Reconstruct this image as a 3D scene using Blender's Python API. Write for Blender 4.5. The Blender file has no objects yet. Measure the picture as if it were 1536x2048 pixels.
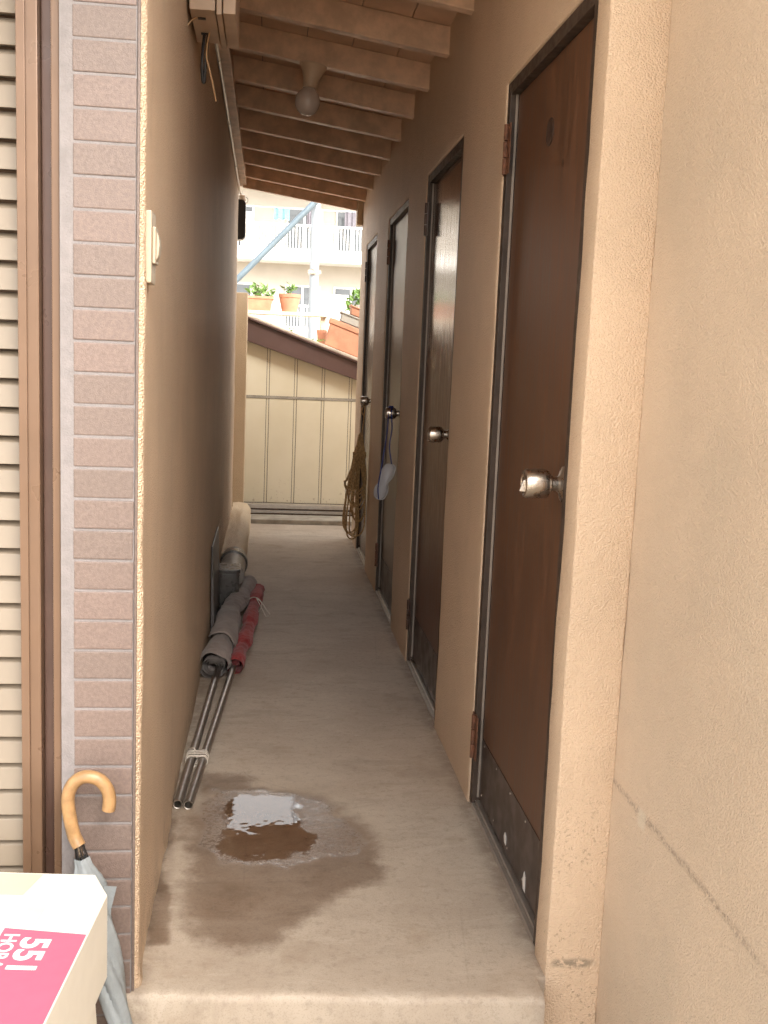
import bpy, bmesh, math, random
import numpy as np
from mathutils import Vector, Matrix, noise
R = math.radians
random.seed(7)

# ---------------------------------------------------------------- camera, sky, sun, exposure
sc = bpy.context.scene
PP = np.array([768., 1024.]); VY = np.array([540., 712.]); VZ = np.array([173., 15400.])   # vanishing points of the passage and of plumb lines
FPX = math.sqrt(-float(np.dot(VY - PP, VZ - PP)))
CAM_H = 1.2
def _n(v): return v / np.linalg.norm(v)
_yc = _n(np.array([*(VY - PP), FPX])); _zc = -_n(np.array([*(VZ - PP), FPX])); _xc = np.cross(_yc, _zc)
RM = np.array([_xc, _yc, _zc])
def ray(x, y): return _n(RM @ np.array([x - PP[0], y - PP[1], FPX]))
def onZ(x, y, Z=0.0):
    d = ray(x, y); return np.array([0, 0, CAM_H]) + d * ((Z - CAM_H) / d[2])
def onY(x, y, Y):
    d = ray(x, y); return np.array([0, 0, CAM_H]) + d * (Y / d[1])
cam = bpy.data.cameras.new('camera'); camo = bpy.data.objects.new('camera', cam)
sc.collection.objects.link(camo); sc.camera = camo
cr, cu, cb = RM @ [1, 0, 0], RM @ [0, -1, 0], RM @ [0, 0, -1]
camo.matrix_world = Matrix(((cr[0], cu[0], cb[0], 0), (cr[1], cu[1], cb[1], 0), (cr[2], cu[2], cb[2], CAM_H), (0, 0, 0, 1)))
cam.sensor_fit = 'VERTICAL'; cam.sensor_height = 36; cam.sensor_width = 27
cam.lens = FPX / 2048 * 36
cam.clip_start = .05; cam.clip_end = 2000
cam.dof.use_dof = True; cam.dof.focus_distance = 3.6; cam.dof.aperture_fstop = 20

SUN_EL, SUN_AZ = R(42), R(148)      # azimuth clockwise from +Y
w = bpy.data.worlds.new('World'); sc.world = w; w.use_nodes = True
nt = w.node_tree; nt.nodes.clear()
sky = nt.nodes.new('ShaderNodeTexSky'); sky.sky_type = 'NISHITA'; sky.sun_disc = False
sky.sun_elevation = SUN_EL; sky.sun_rotation = SUN_AZ; sky.dust_density = 4; sky.air_density = 1.2; sky.ozone_density = .6
hs = nt.nodes.new('ShaderNodeHueSaturation'); hs.inputs['Saturation'].default_value = .06    # thin bright cloud: nearly white sky
bgn = nt.nodes.new('ShaderNodeBackground'); bgn.inputs['Strength'].default_value = .15
wo = nt.nodes.new('ShaderNodeOutputWorld')
nt.links.new(sky.outputs[0], hs.inputs['Color']); nt.links.new(hs.outputs[0], bgn.inputs[0]); nt.links.new(bgn.outputs[0], wo.inputs[0])
sl = bpy.data.lights.new('sun', 'SUN'); sl.energy = 1.2; sl.angle = R(50); sl.color = (1, .94, .84)
slo = bpy.data.objects.new('sun', sl); sc.collection.objects.link(slo)
sd = Vector((math.sin(SUN_AZ) * math.cos(SUN_EL), math.cos(SUN_AZ) * math.cos(SUN_EL), math.sin(SUN_EL)))
slo.rotation_euler = sd.to_track_quat('Z', 'Y').to_euler(); slo.location = sd * 30
sc.view_settings.view_transform = 'Standard'; sc.view_settings.look = 'None'
sc.view_settings.exposure = 2.2; sc.view_settings.gamma = 1
sc.view_settings.use_white_balance = True; sc.view_settings.white_balance_temperature = 6700   # the camera's daylight setting under a cool sky
sc.render.engine = 'CYCLES'
cy = sc.cycles
cy.max_bounces = 10; cy.diffuse_bounces = 7; cy.use_adaptive_sampling = True; cy.adaptive_threshold = .02; cy.glossy_bounces = 5; cy.transmission_bounces = 8
cy.use_denoising = True; cy.denoising_prefilter = 'NONE'; cy.sample_clamp_indirect = 12; cy.caustics_reflective = False; cy.caustics_refractive = False

# ---------------------------------------------------------------- material helpers
def mat(name):
    m = bpy.data.materials.new(name); m.use_nodes = True
    return m, m.node_tree, m.node_tree.nodes['Principled BSDF']
class N:
    """small node-graph helper working on world position"""
    def __init__(s, t): s.t = t; s.pos = t.nodes.new('ShaderNodeNewGeometry').outputs['Position']
    def link(s, a, b): s.t.links.new(a, b)
    def scaled(s, sx, sy, sz):
        m = s.t.nodes.new('ShaderNodeMapping'); m.inputs['Scale'].default_value = (sx, sy, sz); s.link(s.pos, m.inputs[0]); return m.outputs[0]
    def noise(s, scale, detail=3, rough=.55, vec=None, dist=0):
        n = s.t.nodes.new('ShaderNodeTexNoise'); n.inputs['Scale'].default_value = scale; n.inputs['Detail'].default_value = detail
        n.inputs['Roughness'].default_value = rough; n.inputs['Distortion'].default_value = dist; s.link(vec or s.pos, n.inputs['Vector']); return n.outputs['Fac']
    def voro(s, scale, vec=None, feature='F1'):
        n = s.t.nodes.new('ShaderNodeTexVoronoi'); n.feature = feature; n.inputs['Scale'].default_value = scale; s.link(vec or s.pos, n.inputs['Vector']); return n.outputs['Distance']
    def mr(s, v, a, b, c=0., d=1., smooth=True):
        n = s.t.nodes.new('ShaderNodeMapRange'); n.interpolation_type = 'SMOOTHSTEP' if smooth else 'LINEAR'
        s.link(v, n.inputs[0])
        for i, x in enumerate((a, b, c, d)): n.inputs[i + 1].default_value = x
        return n.outputs[0]
    def math(s, op, a, b=None):
        n = s.t.nodes.new('ShaderNodeMath'); n.operation = op
        for i, x in enumerate((a, b)):
            if x is None: continue
            if isinstance(x, (int, float)): n.inputs[i].default_value = x
            else: s.link(x, n.inputs[i])
        return n.outputs[0]
    def mix(s, f, a, b, mode='MIX'):
        n = s.t.nodes.new('ShaderNodeMix'); n.data_type = 'RGBA'; n.blend_type = mode
        if isinstance(f, (int, float)): n.inputs[0].default_value = f
        else: s.link(f, n.inputs[0])
        for i, x in ((6, a), (7, b)):
            if isinstance(x, tuple): n.inputs[i].default_value = (*x, 1)
            else: s.link(x, n.inputs[i])
        return n.outputs[2]
    def xyz(s):
        n = s.t.nodes.new('ShaderNodeSeparateXYZ'); s.link(s.pos, n.inputs[0]); return n.outputs
    def bump(s, h, dist, strength, bsdf, prev=None):
        n = s.t.nodes.new('ShaderNodeBump'); n.inputs['Distance'].default_value = dist; n.inputs['Strength'].default_value = strength
        s.link(h, n.inputs['Height'])
        if prev: s.link(prev, n.inputs['Normal'])
        s.link(n.outputs[0], bsdf.inputs['Normal']); return n.outputs[0]
def attr(t, name):
    n = t.nodes.new('ShaderNodeAttribute'); n.attribute_name = name; return n.outputs['Fac']

def simple(name, col, rough=.5, metal=0, var=.12, vs=12, bump=0, bs=60, spec=.5, rnd=0):
    m, t, b = mat(name); g = N(t)
    f = g.noise(vs, 4, .6)
    c = g.mix(g.mr(f, .3, .7), tuple(x * (1 - var) for x in col), tuple(min(1, x * (1 + var)) for x in col))
    if rnd:
        oi = t.nodes.new('ShaderNodeObjectInfo'); c = g.mix(1.0, c, g.mix(oi.outputs['Random'], (1 - rnd,) * 3, (1, 1 - rnd * .3, 1 - rnd * .3)), 'MULTIPLY')
    g.link(c, b.inputs['Base Color'])
    rr = g.mr(g.noise(vs * 2.3, 3), .3, .7, max(.02, rough - .08), min(1, rough + .08)); g.link(rr, b.inputs['Roughness'])
    b.inputs['Metallic'].default_value = metal; b.inputs['Specular IOR Level'].default_value = spec
    if bump: g.bump(g.noise(bs, 3), .004, bump, b)
    return m

PLASTER = (.645, .48, .34)
def plaster(name, col=PLASTER, grain=170, strength=.55, dirt=None, rough=.55):
    m, t, b = mat(name); g = N(t)
    big = g.noise(1.7, 4, .6); med = g.noise(14, 4, .6)
    c = g.mix(g.mr(big, .35, .65), tuple(x * .93 for x in col), tuple(x * 1.04 for x in col))
    c = g.mix(g.math('MULTIPLY', g.mr(med, .5, .8), .25), c, tuple(x * .82 for x in col))
    lump = g.voro(grain); fine = g.noise(grain * 1.6, 1, .6)
    pits = g.mr(lump, .05, .22, 1, 0)
    c = g.mix(g.math('MULTIPLY', pits, .34), c, tuple(x * .52 for x in col))
    if dirt: c = dirt(g, c)
    g.link(c, b.inputs['Base Color'])
    g.link(g.mr(fine, .3, .7, rough - .12, rough + .12), b.inputs['Roughness'])
    h = g.math('ADD', g.math('MULTIPLY', lump, -1.1), fine)
    g.bump(h, .0055, strength, b)
    return m
def gate(g, v, lo, hi, soft):
    return g.math('MULTIPLY', g.mr(v, lo - soft, lo + soft), g.mr(v, hi - soft, hi + soft, 1, 0))
def dirt_left(g, c):            # old splash marks low on the wall and faint run marks
    X, Y, Z = g.xyz()
    sp = g.math('MULTIPLY', g.mr(g.noise(11, 5, .7), .46, .62), g.mr(g.math('ADD', Z, g.math('MULTIPLY', g.noise(6, 3), .12)), .06, .22, 1, 0))
    c = g.mix(g.math('MULTIPLY', sp, .42), c, (.30, .20, .13))
    run = g.mr(g.noise(4, 4, .6, g.scaled(1, 3.0, .35)), .52, .75)
    return g.mix(g.math('MULTIPLY', run, .16), c, (.42, .28, .18))
def dirt_outer(g, c):          # long scrape along the wall at bumper height
    X, Y, Z = g.xyz()
    zz = g.math('ADD', Z, g.math('MULTIPLY', g.math('SUBTRACT', g.noise(11, 6, .75), .5), .034))
    line = g.math('MULTIPLY', gate(g, zz, .404, .416, .006), g.mr(g.noise(140, 4, .75), .42, .56))
    line = g.math('MULTIPLY', line, g.mr(g.noise(7, 2), .30, .46))
    c = g.mix(g.math('MULTIPLY', line, .75), c, (.27, .20, .15))
    patch = g.math('MULTIPLY', gate(g, Z, .385, .418, .006), gate(g, Y, 1.70, 1.735, .008))
    c = g.mix(g.math('MULTIPLY', patch, .8), c, (.66, .58, .47))
    low = g.math('MULTIPLY', g.mr(g.noise(3, 4), .48, .7), .35)
    return g.mix(low, c, (.50, .42, .33))
def dirt_pier(g, c):           # splash specks and a rubbed patch low on the end of the wall
    X, Y, Z = g.xyz()
    front = g.mr(Y, 1.895, 1.90, 1, 0)
    sp = g.math('MULTIPLY', g.mr(g.noise(150, 2), .60, .66), g.mr(Z, .02, .75, 1, 0))
    sp = g.math('MULTIPLY', sp, g.mr(g.noise(9, 2), .38, .58))
    sp = g.math('MULTIPLY', sp, front)
    rub = g.math('MULTIPLY', gate(g, g.math('ADD', Z, g.math('MULTIPLY', g.noise(40, 2), .012)), .027, .043, .006), gate(g, X, .588, .668, .012))
    rub = g.math('MULTIPLY', g.math('MULTIPLY', rub, front), g.mr(g.noise(120, 3), .34, .5))
    c = g.mix(g.math('MULTIPLY', sp, .65), c, (.30, .21, .14))
    c = g.mix(g.math('MULTIPLY', rub, .9), c, (.27, .21, .15))
    chips = g.math('MULTIPLY', g.mr(g.noise(75, 4, .8), .63, .67), gate(g, Y, 3.9, 6.0, .5))
    chips = g.math('MULTIPLY', chips, g.mr(g.noise(4.5, 2), .45, .6))
    return g.mix(g.math('MULTIPLY', chips, .6), c, (.72, .62, .50))
M = {}
M['plaster_left'] = plaster('plaster_left', (.645, .475, .33), 270, .7, dirt_left)
M['plaster_right'] = plaster('plaster_right', PLASTER, 260, .5, dirt_pier)
M['plaster_outer'] = plaster('plaster_outer', (.61, .485, .37), 240, .5, dirt_outer, .5)
M['plaster_far'] = plaster('plaster_far', (.60, .47, .32), 200, .4)
M['tile'] = simple('tile', (.178, .132, .112), .42, 0, .14, 160, .3, 500, .5, .15)
M['grout'] = simple('grout', (.205, .185, .182), .8, 0, .08, 40, .3, 300)
M['slat'] = simple('slat', (.215, .172, .128), .4, 0, .04, 5)
M['bronze_light'] = simple('bronze_light', (.155, .092, .057), .35, .25, .06, 6)
M['bronze_dark'] = simple('bronze_dark', (.085, .047, .035), .35, .25, .1, 6)
M['rafter'] = simple('rafter', (.62, .43, .30), .5, 0, .18, 13, .3, 60)
M['ceiling'] = simple('ceiling', (.62, .43, .305), .6, 0, .12, 5, .1, 40)
M['steel'] = simple('steel', (.62, .55, .48), .28, 1, .08, 40)
M['stainless'] = simple('stainless', (.52, .46, .40), .3, 1, .05, 30)
M['pole_steel'] = simple('pole_steel', (.42, .38, .34), .36, .9, .1, 40)
M['alum'] = simple('alum', (.55, .50, .45), .38, .8, .08, 30)
M['bead'] = simple('bead', (.30, .25, .21), .5, .3)
M['rust'] = simple('rust', (.15, .062, .033), .7, .1, .35, 60, .4, 200)
M['kick'] = simple('kick', (.050, .031, .024), .38, 0, .25, 7, .05, 90)
M['frame'] = simple('frame', (.058, .040, .030), .5, .0, .2, 20, 0, 60, .3)
M['white_pvc'] = simple('white_pvc', (.72, .66, .58), .35, 0, .04, 20)
M['cream_plastic'] = simple('cream_plastic', (.46, .37, .27), .35, 0, .04, 20)
M['box_wood'] = simple('box_wood', (.52, .38, .27), .5, 0, .08, 12)
M['black'] = simple('black', (.018, .016, .016), .4, 0, .1, 20)
M['cable_black'] = simple('cable_black', (.02, .016, .014), .5)
M['cable_tan'] = simple('cable_tan', (.50, .32, .17), .5)
M['globe'] = simple('globe', (.52, .45, .40), .18, 0, .05, 20)
M['lamp_base'] = simple('lamp_base', (.55, .42, .30), .4, 0, .05, 20)
M['grey_plastic'] = simple('grey_plastic', (.10, .095, .09), .3, 0, .25, 15)
M['grey_pipe'] = simple('grey_pipe', (.27, .25, .23), .4, 0, .2, 18)
M['grey_board'] = simple('grey_board', (.11, .10, .10), .4, 0, .2, 10)
M['rope'] = simple('rope', (.50, .32, .15), .85, 0, .3, 90, .6, 500)
M['navy'] = simple('navy', (.015, .03, .17), .6, 0, .1, 50)
M['string'] = simple('string', (.66, .60, .53), .7, 0, .1, 60, .4, 400)
M['wood_handle'] = simple('wood_handle', (.33, .19, .085), .38, 0, .22, 40)
M['umbrella'] = simple('umbrella', (.26, .285, .30), .55, 0, .12, 25, .3, 120)
M['terracotta'] = simple('terracotta', (.48, .22, .135), .7, 0, .15, 9, .2, 80)
M['grey_planter'] = simple('grey_planter', (.34, .32, .28), .7, 0, .1, 9)
M['soil'] = simple('soil', (.06, .045, .03), .9)
M['leaf'] = simple('leaf', (.12, .22, .045), .5, 0, .4, 20)
M['fascia'] = simple('fascia', (.105, .058, .048), .4, .1, .1, 5)
M['shed_roof'] = simple('shed_roof', (.55, .48, .38), .6, 0, .2, 12, .2, 40)
M['galv'] = simple('galv', (.36, .40, .44), .4, .3, .08, 6)
M['galv_blue'] = simple('galv_blue', (.12, .16, .19), .45, .2, .08, 6)
M['white_paint'] = simple('white_paint', (.66, .64, .61), .5, 0, .04, 4)
M['apt_wall'] = simple('apt_wall', (.42, .38, .33), .7, 0, .05, 1)
M['apt_glass'] = simple('apt_glass', (.10, .11, .12), .1, 0, .2, 1)
M['laundry_blue'] = simple('laundry_blue', (.14, .26, .29), .8)
M['laundry_grey'] = simple('laundry_grey', (.14, .13, .15), .8)
M['plank'] = simple('plank', (.58, .48, .38), .7, 0, .1, 12)
M['box_board'] = simple('box_board', (.74, .70, .62), .6, 0, .03, 10)
M['box_edge'] = simple('box_edge', (.50, .40, .29), .8)
M['pink'] = simple('pink', (.74, .115, .19), .5, 0, .03, 8)
M['tape'] = simple('tape', (.60, .50, .37), .35, 0, .03, 8)
M['label_paper'] = simple('label_paper', (.80, .64, .47), .5, 0, .03, 30)
M['print_white'] = simple('print_white', (.82, .79, .75), .55)
M['print_red'] = simple('print_red', (.55, .06, .04), .55)
M['sticker'] = simple('sticker', (.72, .70, .68), .6)
M['ground'] = simple('ground', (.44, .39, .32), .85, 0, .15, 3, .3, 40)
M['kerb'] = simple('kerb', (.33, .30, .25), .8, 0, .2, 12, .3, 60)

def wood(name, col, rough, grey=0., worn=None):
    m, t, b = mat(name); g = N(t)
    v = g.scaled(1, 20, .9); f = g.noise(5, 6, .68, v, .8); f2 = g.noise(1.6, 3)
    fine = g.noise(22, 3, .6, g.scaled(1, 16, .6))
    d = tuple(x * .5 for x in col); l = tuple(x * 1.4 for x in col)
    c = g.mix(g.mr(f, .3, .7), d, l); c = g.mix(g.math('MULTIPLY', g.mr(f2, .3, .7), .3), c, col)
    c = g.mix(g.math('MULTIPLY', g.mr(fine, .55, .75), .25), c, d)
    r = g.mr(f, .3, .7, rough - .05, rough + .08)
    if worn:
        X, Y, Z = g.xyz()
        streak = g.noise(3, 5, .7, g.scaled(1, 34, 3.2))
        lo, hi = worn
        zz = g.math('ADD', Z, g.math('MULTIPLY', g.math('SUBTRACT', g.noise(5, 2, .5, g.scaled(1, 9, .6)), .5), .5))
        low = g.mr(zz, lo, hi, 1, 0)
        k = g.math('MULTIPLY', g.mr(streak, .46, .54), low)
        k = g.math('MULTIPLY', k, g.mr(Z, .35, .75))
        c = g.mix(g.math('MULTIPLY', k, .8), c, (.26, .16, .095))
        r = g.math('ADD', r, g.math('MULTIPLY', low, .26))
    g.link(c, b.inputs['Base Color']); g.link(r, b.inputs['Roughness'])
    g.bump(f, .0008, .25, b)
    return m
M['door_brown'] = wood('door_brown', (.118, .055, .029), .42)
M['door_worn'] = wood('door_worn', (.125, .058, .033), .12, worn=(1.15, 1.35))
M['door_grey'] = wood('door_grey', (.13, .085, .06), .36)
M['door_pale'] = wood('door_pale', (.24, .20, .165), .3)

def cloth(name, col):
    m, t, b = mat(name); g = N(t)
    f = g.noise(9, 4); c = g.mix(g.mr(f, .3, .7), tuple(x * .8 for x in col), tuple(min(1, x * 1.15) for x in col))
    g.link(c, b.inputs['Base Color']); b.inputs['Roughness'].default_value = .85
    b.inputs['Sheen Weight'].default_value = .15
    n0 = g.bump(g.noise(26, 3), .012, .5, b); g.bump(g.noise(600, 1), .001, .4, b, n0)
    return m
M['cloth_grey'] = cloth('cloth_grey', (.30, .25, .23))
M['cloth_red'] = cloth('cloth_red', (.36, .018, .020))

def shed_panel():
    m, t, b = mat('shed_panel'); g = N(t); X, Y, Z = g.xyz()
    c = g.mix(g.mr(g.noise(3, 4), .3, .7), (.68, .61, .455), (.73, .66, .51))
    rust = g.math('MULTIPLY', g.mr(g.noise(45, 4, .65), .58, .66), g.mr(Z, .1, .34, 1, 0))
    rust = g.math('MULTIPLY', rust, g.mr(g.noise(7, 2), .42, .58))
    c = g.mix(g.math('MULTIPLY', rust, .8), c, (.24, .13, .06))
    g.link(c, b.inputs['Base Color']); b.inputs['Roughness'].default_value = .5
    g.bump(g.noise(8, 2), .01, .1, b); return m
M['shed_panel'] = shed_panel()

def floor_mat():
    m, t, b = mat('concrete_floor'); g = N(t)
    big = g.noise(2.2, 5, .62); streak = g.noise(3.6, 6, .68, g.scaled(1.0, 2.6, 1), 1.2); fine = g.noise(120, 3, .6)
    c = g.mix(g.mr(big, .32, .68), (.42, .345, .275), (.52, .445, .365))
    c = g.mix(g.math('MULTIPLY', g.mr(streak, .50, .66), .42), c, (.32, .255, .195))
    c = g.mix(g.math('MULTIPLY', g.mr(streak, .44, .30), .35), c, (.60, .535, .455))
    crack = g.math('MULTIPLY', g.mr(g.voro(1.9, g.scaled(1, .55, 1), 'DISTANCE_TO_EDGE'), .0, .006, 1, 0), g.mr(g.noise(2.7, 2), .5, .6))
    c = g.mix(g.math('MULTIPLY', crack, .18), c, (.20, .16, .12))
    c = g.mix(g.math('MULTIPLY', g.mr(g.noise(200, 2), .70, .74), .45), c, (.16, .12, .09))
    stain = g.mr(g.noise(7, 4, .6), .55, .72); c = g.mix(g.math('MULTIPLY', stain, .34), c, (.31, .225, .15))
    c = g.mix(g.math('MULTIPLY', g.mr(g.noise(48, 5, .75), .50, .68), .42), c, (.27, .215, .165))
    c = g.mix(g.math('MULTIPLY', g.mr(g.noise(330, 2, .6), .52, .66), .30), c, (.24, .19, .15))
    X, Y, Z = g.xyz()
    edge = g.math('MAXIMUM', g.mr(X, .525, .575), g.mr(X, -.222, -.185, 1, 0))      # patchy darkening along both side walls
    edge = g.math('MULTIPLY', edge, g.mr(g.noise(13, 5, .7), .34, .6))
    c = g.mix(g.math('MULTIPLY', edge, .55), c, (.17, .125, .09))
    wet = attr(t, 'wet'); sheen = attr(t, 'sheen'); pud = attr(t, 'puddle')
    wn = g.mr(g.math('ADD', wet, g.math('MULTIPLY', g.math('SUBTRACT', g.noise(22, 6, .75), .5), .9)), .22, .80)
    wn = g.math('MULTIPLY', wn, g.mr(g.noise(9, 5, .65), .25, .62, 1.0, .78))
    c = g.mix(g.math('MULTIPLY', wn, .95), c, g.mix(1.0, c, (.38, .30, .245), 'MULTIPLY'))
    sh = g.math('MULTIPLY', g.mr(g.math('ADD', sheen, g.math('MULTIPLY', g.math('SUBTRACT', g.noise(40, 4, .7), .5), .4)), .4, .7), .9)
    pn = g.mr(g.math('ADD', pud, g.math('MULTIPLY', g.math('SUBTRACT', g.noise(30, 7, .78, None, .6), .5), 1.5)), .43, .57)
    c = g.mix(pn, c, g.mix(1.0, c, (.62, .53, .46), 'MULTIPLY'))
    r = g.math('MULTIPLY', g.mr(fine, .3, .7, .55, .72), g.math('SUBTRACT', 1.0, g.math('MULTIPLY', wn, .25)))
    r = g.math('ADD', g.math('MULTIPLY', r, g.math('SUBTRACT', 1.0, sh)), g.math('MULTIPLY', sh, g.mr(g.noise(85, 4, .7), .3, .7, .10, .42)))
    r = g.math('ADD', g.math('MULTIPLY', r, g.math('SUBTRACT', 1.0, pn)), g.math('MULTIPLY', pn, .015))
    g.link(c, b.inputs['Base Color']); g.link(r, b.inputs['Roughness'])
    g.link(g.math('ADD', g.math('ADD', .5, g.math('MULTIPLY', sh, .3)), g.math('MULTIPLY', pn, .3)), b.inputs['Specular IOR Level'])
    n1 = t.nodes.new('ShaderNodeBump'); n1.inputs['Distance'].default_value = .004
    g.link(g.math('ADD', streak, g.math('MULTIPLY', fine, .25)), n1.inputs['Height'])
    g.link(g.math('MULTIPLY', g.math('SUBTRACT', 1.0, pn), .42), n1.inputs['Strength'])
    n2 = t.nodes.new('ShaderNodeBump'); n2.inputs['Distance'].default_value = .004      # faint ripples on the water
    g.link(g.noise(14, 2), n2.inputs['Height']); g.link(g.math('MULTIPLY', pn, .10), n2.inputs['Strength']); g.link(n1.outputs[0], n2.inputs['Normal'])
    g.link(n2.outputs[0], b.inputs['Normal'])
    return m
M['floor'] = floor_mat()
m, t, b = mat('clear_plastic'); b.inputs['Base Color'].default_value = (.86, .86, .9, 1); b.inputs['Roughness'].default_value = .12
b.inputs['Transmission Weight'].default_value = .4; b.inputs['IOR'].default_value = 1.3
M['clear'] = m

# ---------------------------------------------------------------- mesh helpers
COL = sc.collection
OFF = {}
class MB:
    def __init__(s): s.v = []; s.f = []; s.smooth = False
    def box(s, x0, x1, y0, y1, z0, z1):
        o = len(s.v); s.v += [(x, y, z) for x in (x0, x1) for y in (y0, y1) for z in (z0, z1)]
        s.f += [tuple(o + i for i in q) for q in ((0, 1, 3, 2), (4, 6, 7, 5), (0, 4, 5, 1), (2, 3, 7, 6), (0, 2, 6, 4), (1, 5, 7, 3))]; return s
    def hexa(s, p):      # 8 points: bottom loop (4), top loop (4)
        o = len(s.v); s.v += [tuple(map(float, q)) for q in p]
        s.f += [tuple(o + i for i in q) for q in ((3, 2, 1, 0), (4, 5, 6, 7), (0, 1, 5, 4), (1, 2, 6, 5), (2, 3, 7, 6), (3, 0, 4, 7))]; return s
    def prism(s, poly, d):   # polygon of 3-D points pushed along d
        o = len(s.v); n = len(poly); d = Vector(d)
        s.v += [tuple(map(float, p)) for p in poly] + [tuple(Vector(p) + d) for p in poly]
        s.f += [tuple(range(o, o + n)), tuple(range(o + 2 * n - 1, o + n - 1, -1))]
        s.f += [(o + i, o + n + i, o + n + (i + 1) % n, o + (i + 1) % n) for i in range(n)]; return s
    def tube(s, pts, r, seg=8, cap=True, closed=False):
        s.smooth = True
        pts = [Vector(p) for p in pts]; n = len(pts); o = len(s.v); prev = None
        for i, p in enumerate(pts):
            a = pts[i - 1] if (i > 0 or closed) else p; c = pts[(i + 1) % n] if (i < n - 1 or closed) else p
            d = (c - a)
            d = d.normalized() if d.length > 1e-9 else Vector((0, 0, 1))
            if prev is None: prev = d.orthogonal().normalized()
            prev = (prev - d * prev.dot(d)); prev = prev.normalized() if prev.length > 1e-6 else d.orthogonal().normalized()
            q = d.cross(prev); rr = r[i] if isinstance(r, (list, tuple)) else r
            for k in range(seg):
                an = 2 * math.pi * k / seg; s.v.append(tuple(p + (prev * math.cos(an) + q * math.sin(an)) * rr))
        for i in range(n if closed else n - 1):
            j = (i + 1) % n
            s.f += [(o + i * seg + k, o + i * seg + (k + 1) % seg, o + j * seg + (k + 1) % seg, o + j * seg + k) for k in range(seg)]
        if cap and not closed:
            s.f += [tuple(o + k for k in reversed(range(seg))), tuple(o + (n - 1) * seg + k for k in range(seg))]
        return s
    def lathe(s, prof, org, axis=(0, 0, 1), seg=24):
        s.smooth = True
        ax = Vector(axis).normalized(); u = ax.orthogonal().normalized(); w_ = ax.cross(u); o = len(s.v); org = Vector(org)
        for r, h in prof:
            for k in range(seg):
                a = 2 * math.pi * k / seg; s.v.append(tuple(org + ax * h + (u * math.cos(a) + w_ * math.sin(a)) * max(r, 1e-5)))
        for i in range(len(prof) - 1):
            s.f += [(o + i * seg + k, o + i * seg + (k + 1) % seg, o + (i + 1) * seg + (k + 1) % seg, o + (i + 1) * seg + k) for k in range(seg)]
        s.f += [tuple(o + k for k in reversed(range(seg))), tuple(o + (len(prof) - 1) * seg + k for k in range(seg))]
        return s
    def build(s, name, material, parent=None, bevel=0, smooth=None):
        off = OFF.get(parent.name, Vector((0, 0, 0))) if parent else Vector((0, 0, 0))
        me = bpy.data.meshes.new(name); me.from_pydata([tuple(Vector(p) - off) for p in s.v], [], s.f); me.update()
        bm = bmesh.new(); bm.from_mesh(me); bmesh.ops.recalc_face_normals(bm, faces=bm.faces)
        if bevel:
            es = [e for e in bm.edges if len(e.link_faces) == 2 and e.calc_face_angle(0) > .6]
            bmesh.ops.bevel(bm, geom=es, offset=bevel, segments=2, affect='EDGES', profile=.6, clamp_overlap=True)
        bm.to_mesh(me); bm.free()
        if s.smooth if smooth is None else smooth:
            for p in me.polygons: p.use_smooth = True
            if hasattr(me, 'set_sharp_from_angle'): me.set_sharp_from_angle(angle=R(40))
        me.materials.append(M[material] if isinstance(material, str) else material)
        o = bpy.data.objects.new(name, me); COL.objects.link(o)
        if parent: o.parent = parent; OFF[o.name] = off
        return o
def tag(o, label, cat, group=None):
    o['label'] = label; o['category'] = cat
    if group: o['group'] = group
    return o
def thing(name, label, cat, loc=(0, 0, 0), group=None):
    o = bpy.data.objects.new(name, None); COL.objects.link(o); o.location = loc; o.empty_display_size = .05
    OFF[o.name] = Vector(loc); return tag(o, label, cat, group)
def struct(o): o['kind'] = 'structure'; return o
def bx(name, m, parent, *a, bevel=.002): return MB().box(*a).build(name, m, parent, bevel)
def like(src, dloc, parent=None):       # an alike piece sharing its mesh
    c = src.copy(); COL.objects.link(c); c.location = Vector(src.location) + Vector(dloc)
    p = parent or src.parent; c.parent = p; OFF[c.name] = OFF.get(p.name, Vector((0, 0, 0))); return c
def smooth_path(pts, n=8, closed=False):
    P = [Vector(p) for p in pts]; out = []; L = len(P)
    for i in range(L if closed else L - 1):
        if closed: p0, p1, p2, p3 = P[i - 1], P[i], P[(i + 1) % L], P[(i + 2) % L]
        else: p0, p1, p2, p3 = P[max(i - 1, 0)], P[i], P[i + 1], P[min(i + 2, L - 1)]
        for k in range(n):
            t = k / n
            out.append(.5 * ((2 * p1) + (p2 - p0) * t + (2 * p0 - 5 * p1 + 4 * p2 - p3) * t * t + (3 * p1 - p0 - 3 * p2 + p3) * t ** 3))
    if not closed: out.append(P[-1])
    return out
def nz(x, y, z, s): return noise.noise(Vector((x * s, y * s, z * s)))

XL, XR, GZ = -.228, .575, -.18       # passage walls, ground level outside
# ---------------------------------------------------------------- ground and passage floor
g = MB(); g.v = [(-300, -300, GZ), (300, -300, GZ), (300, 300, GZ), (-300, 300, GZ)]; g.f = [(0, 1, 2, 3)]
struct(g.build('ground', 'ground'))

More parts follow.
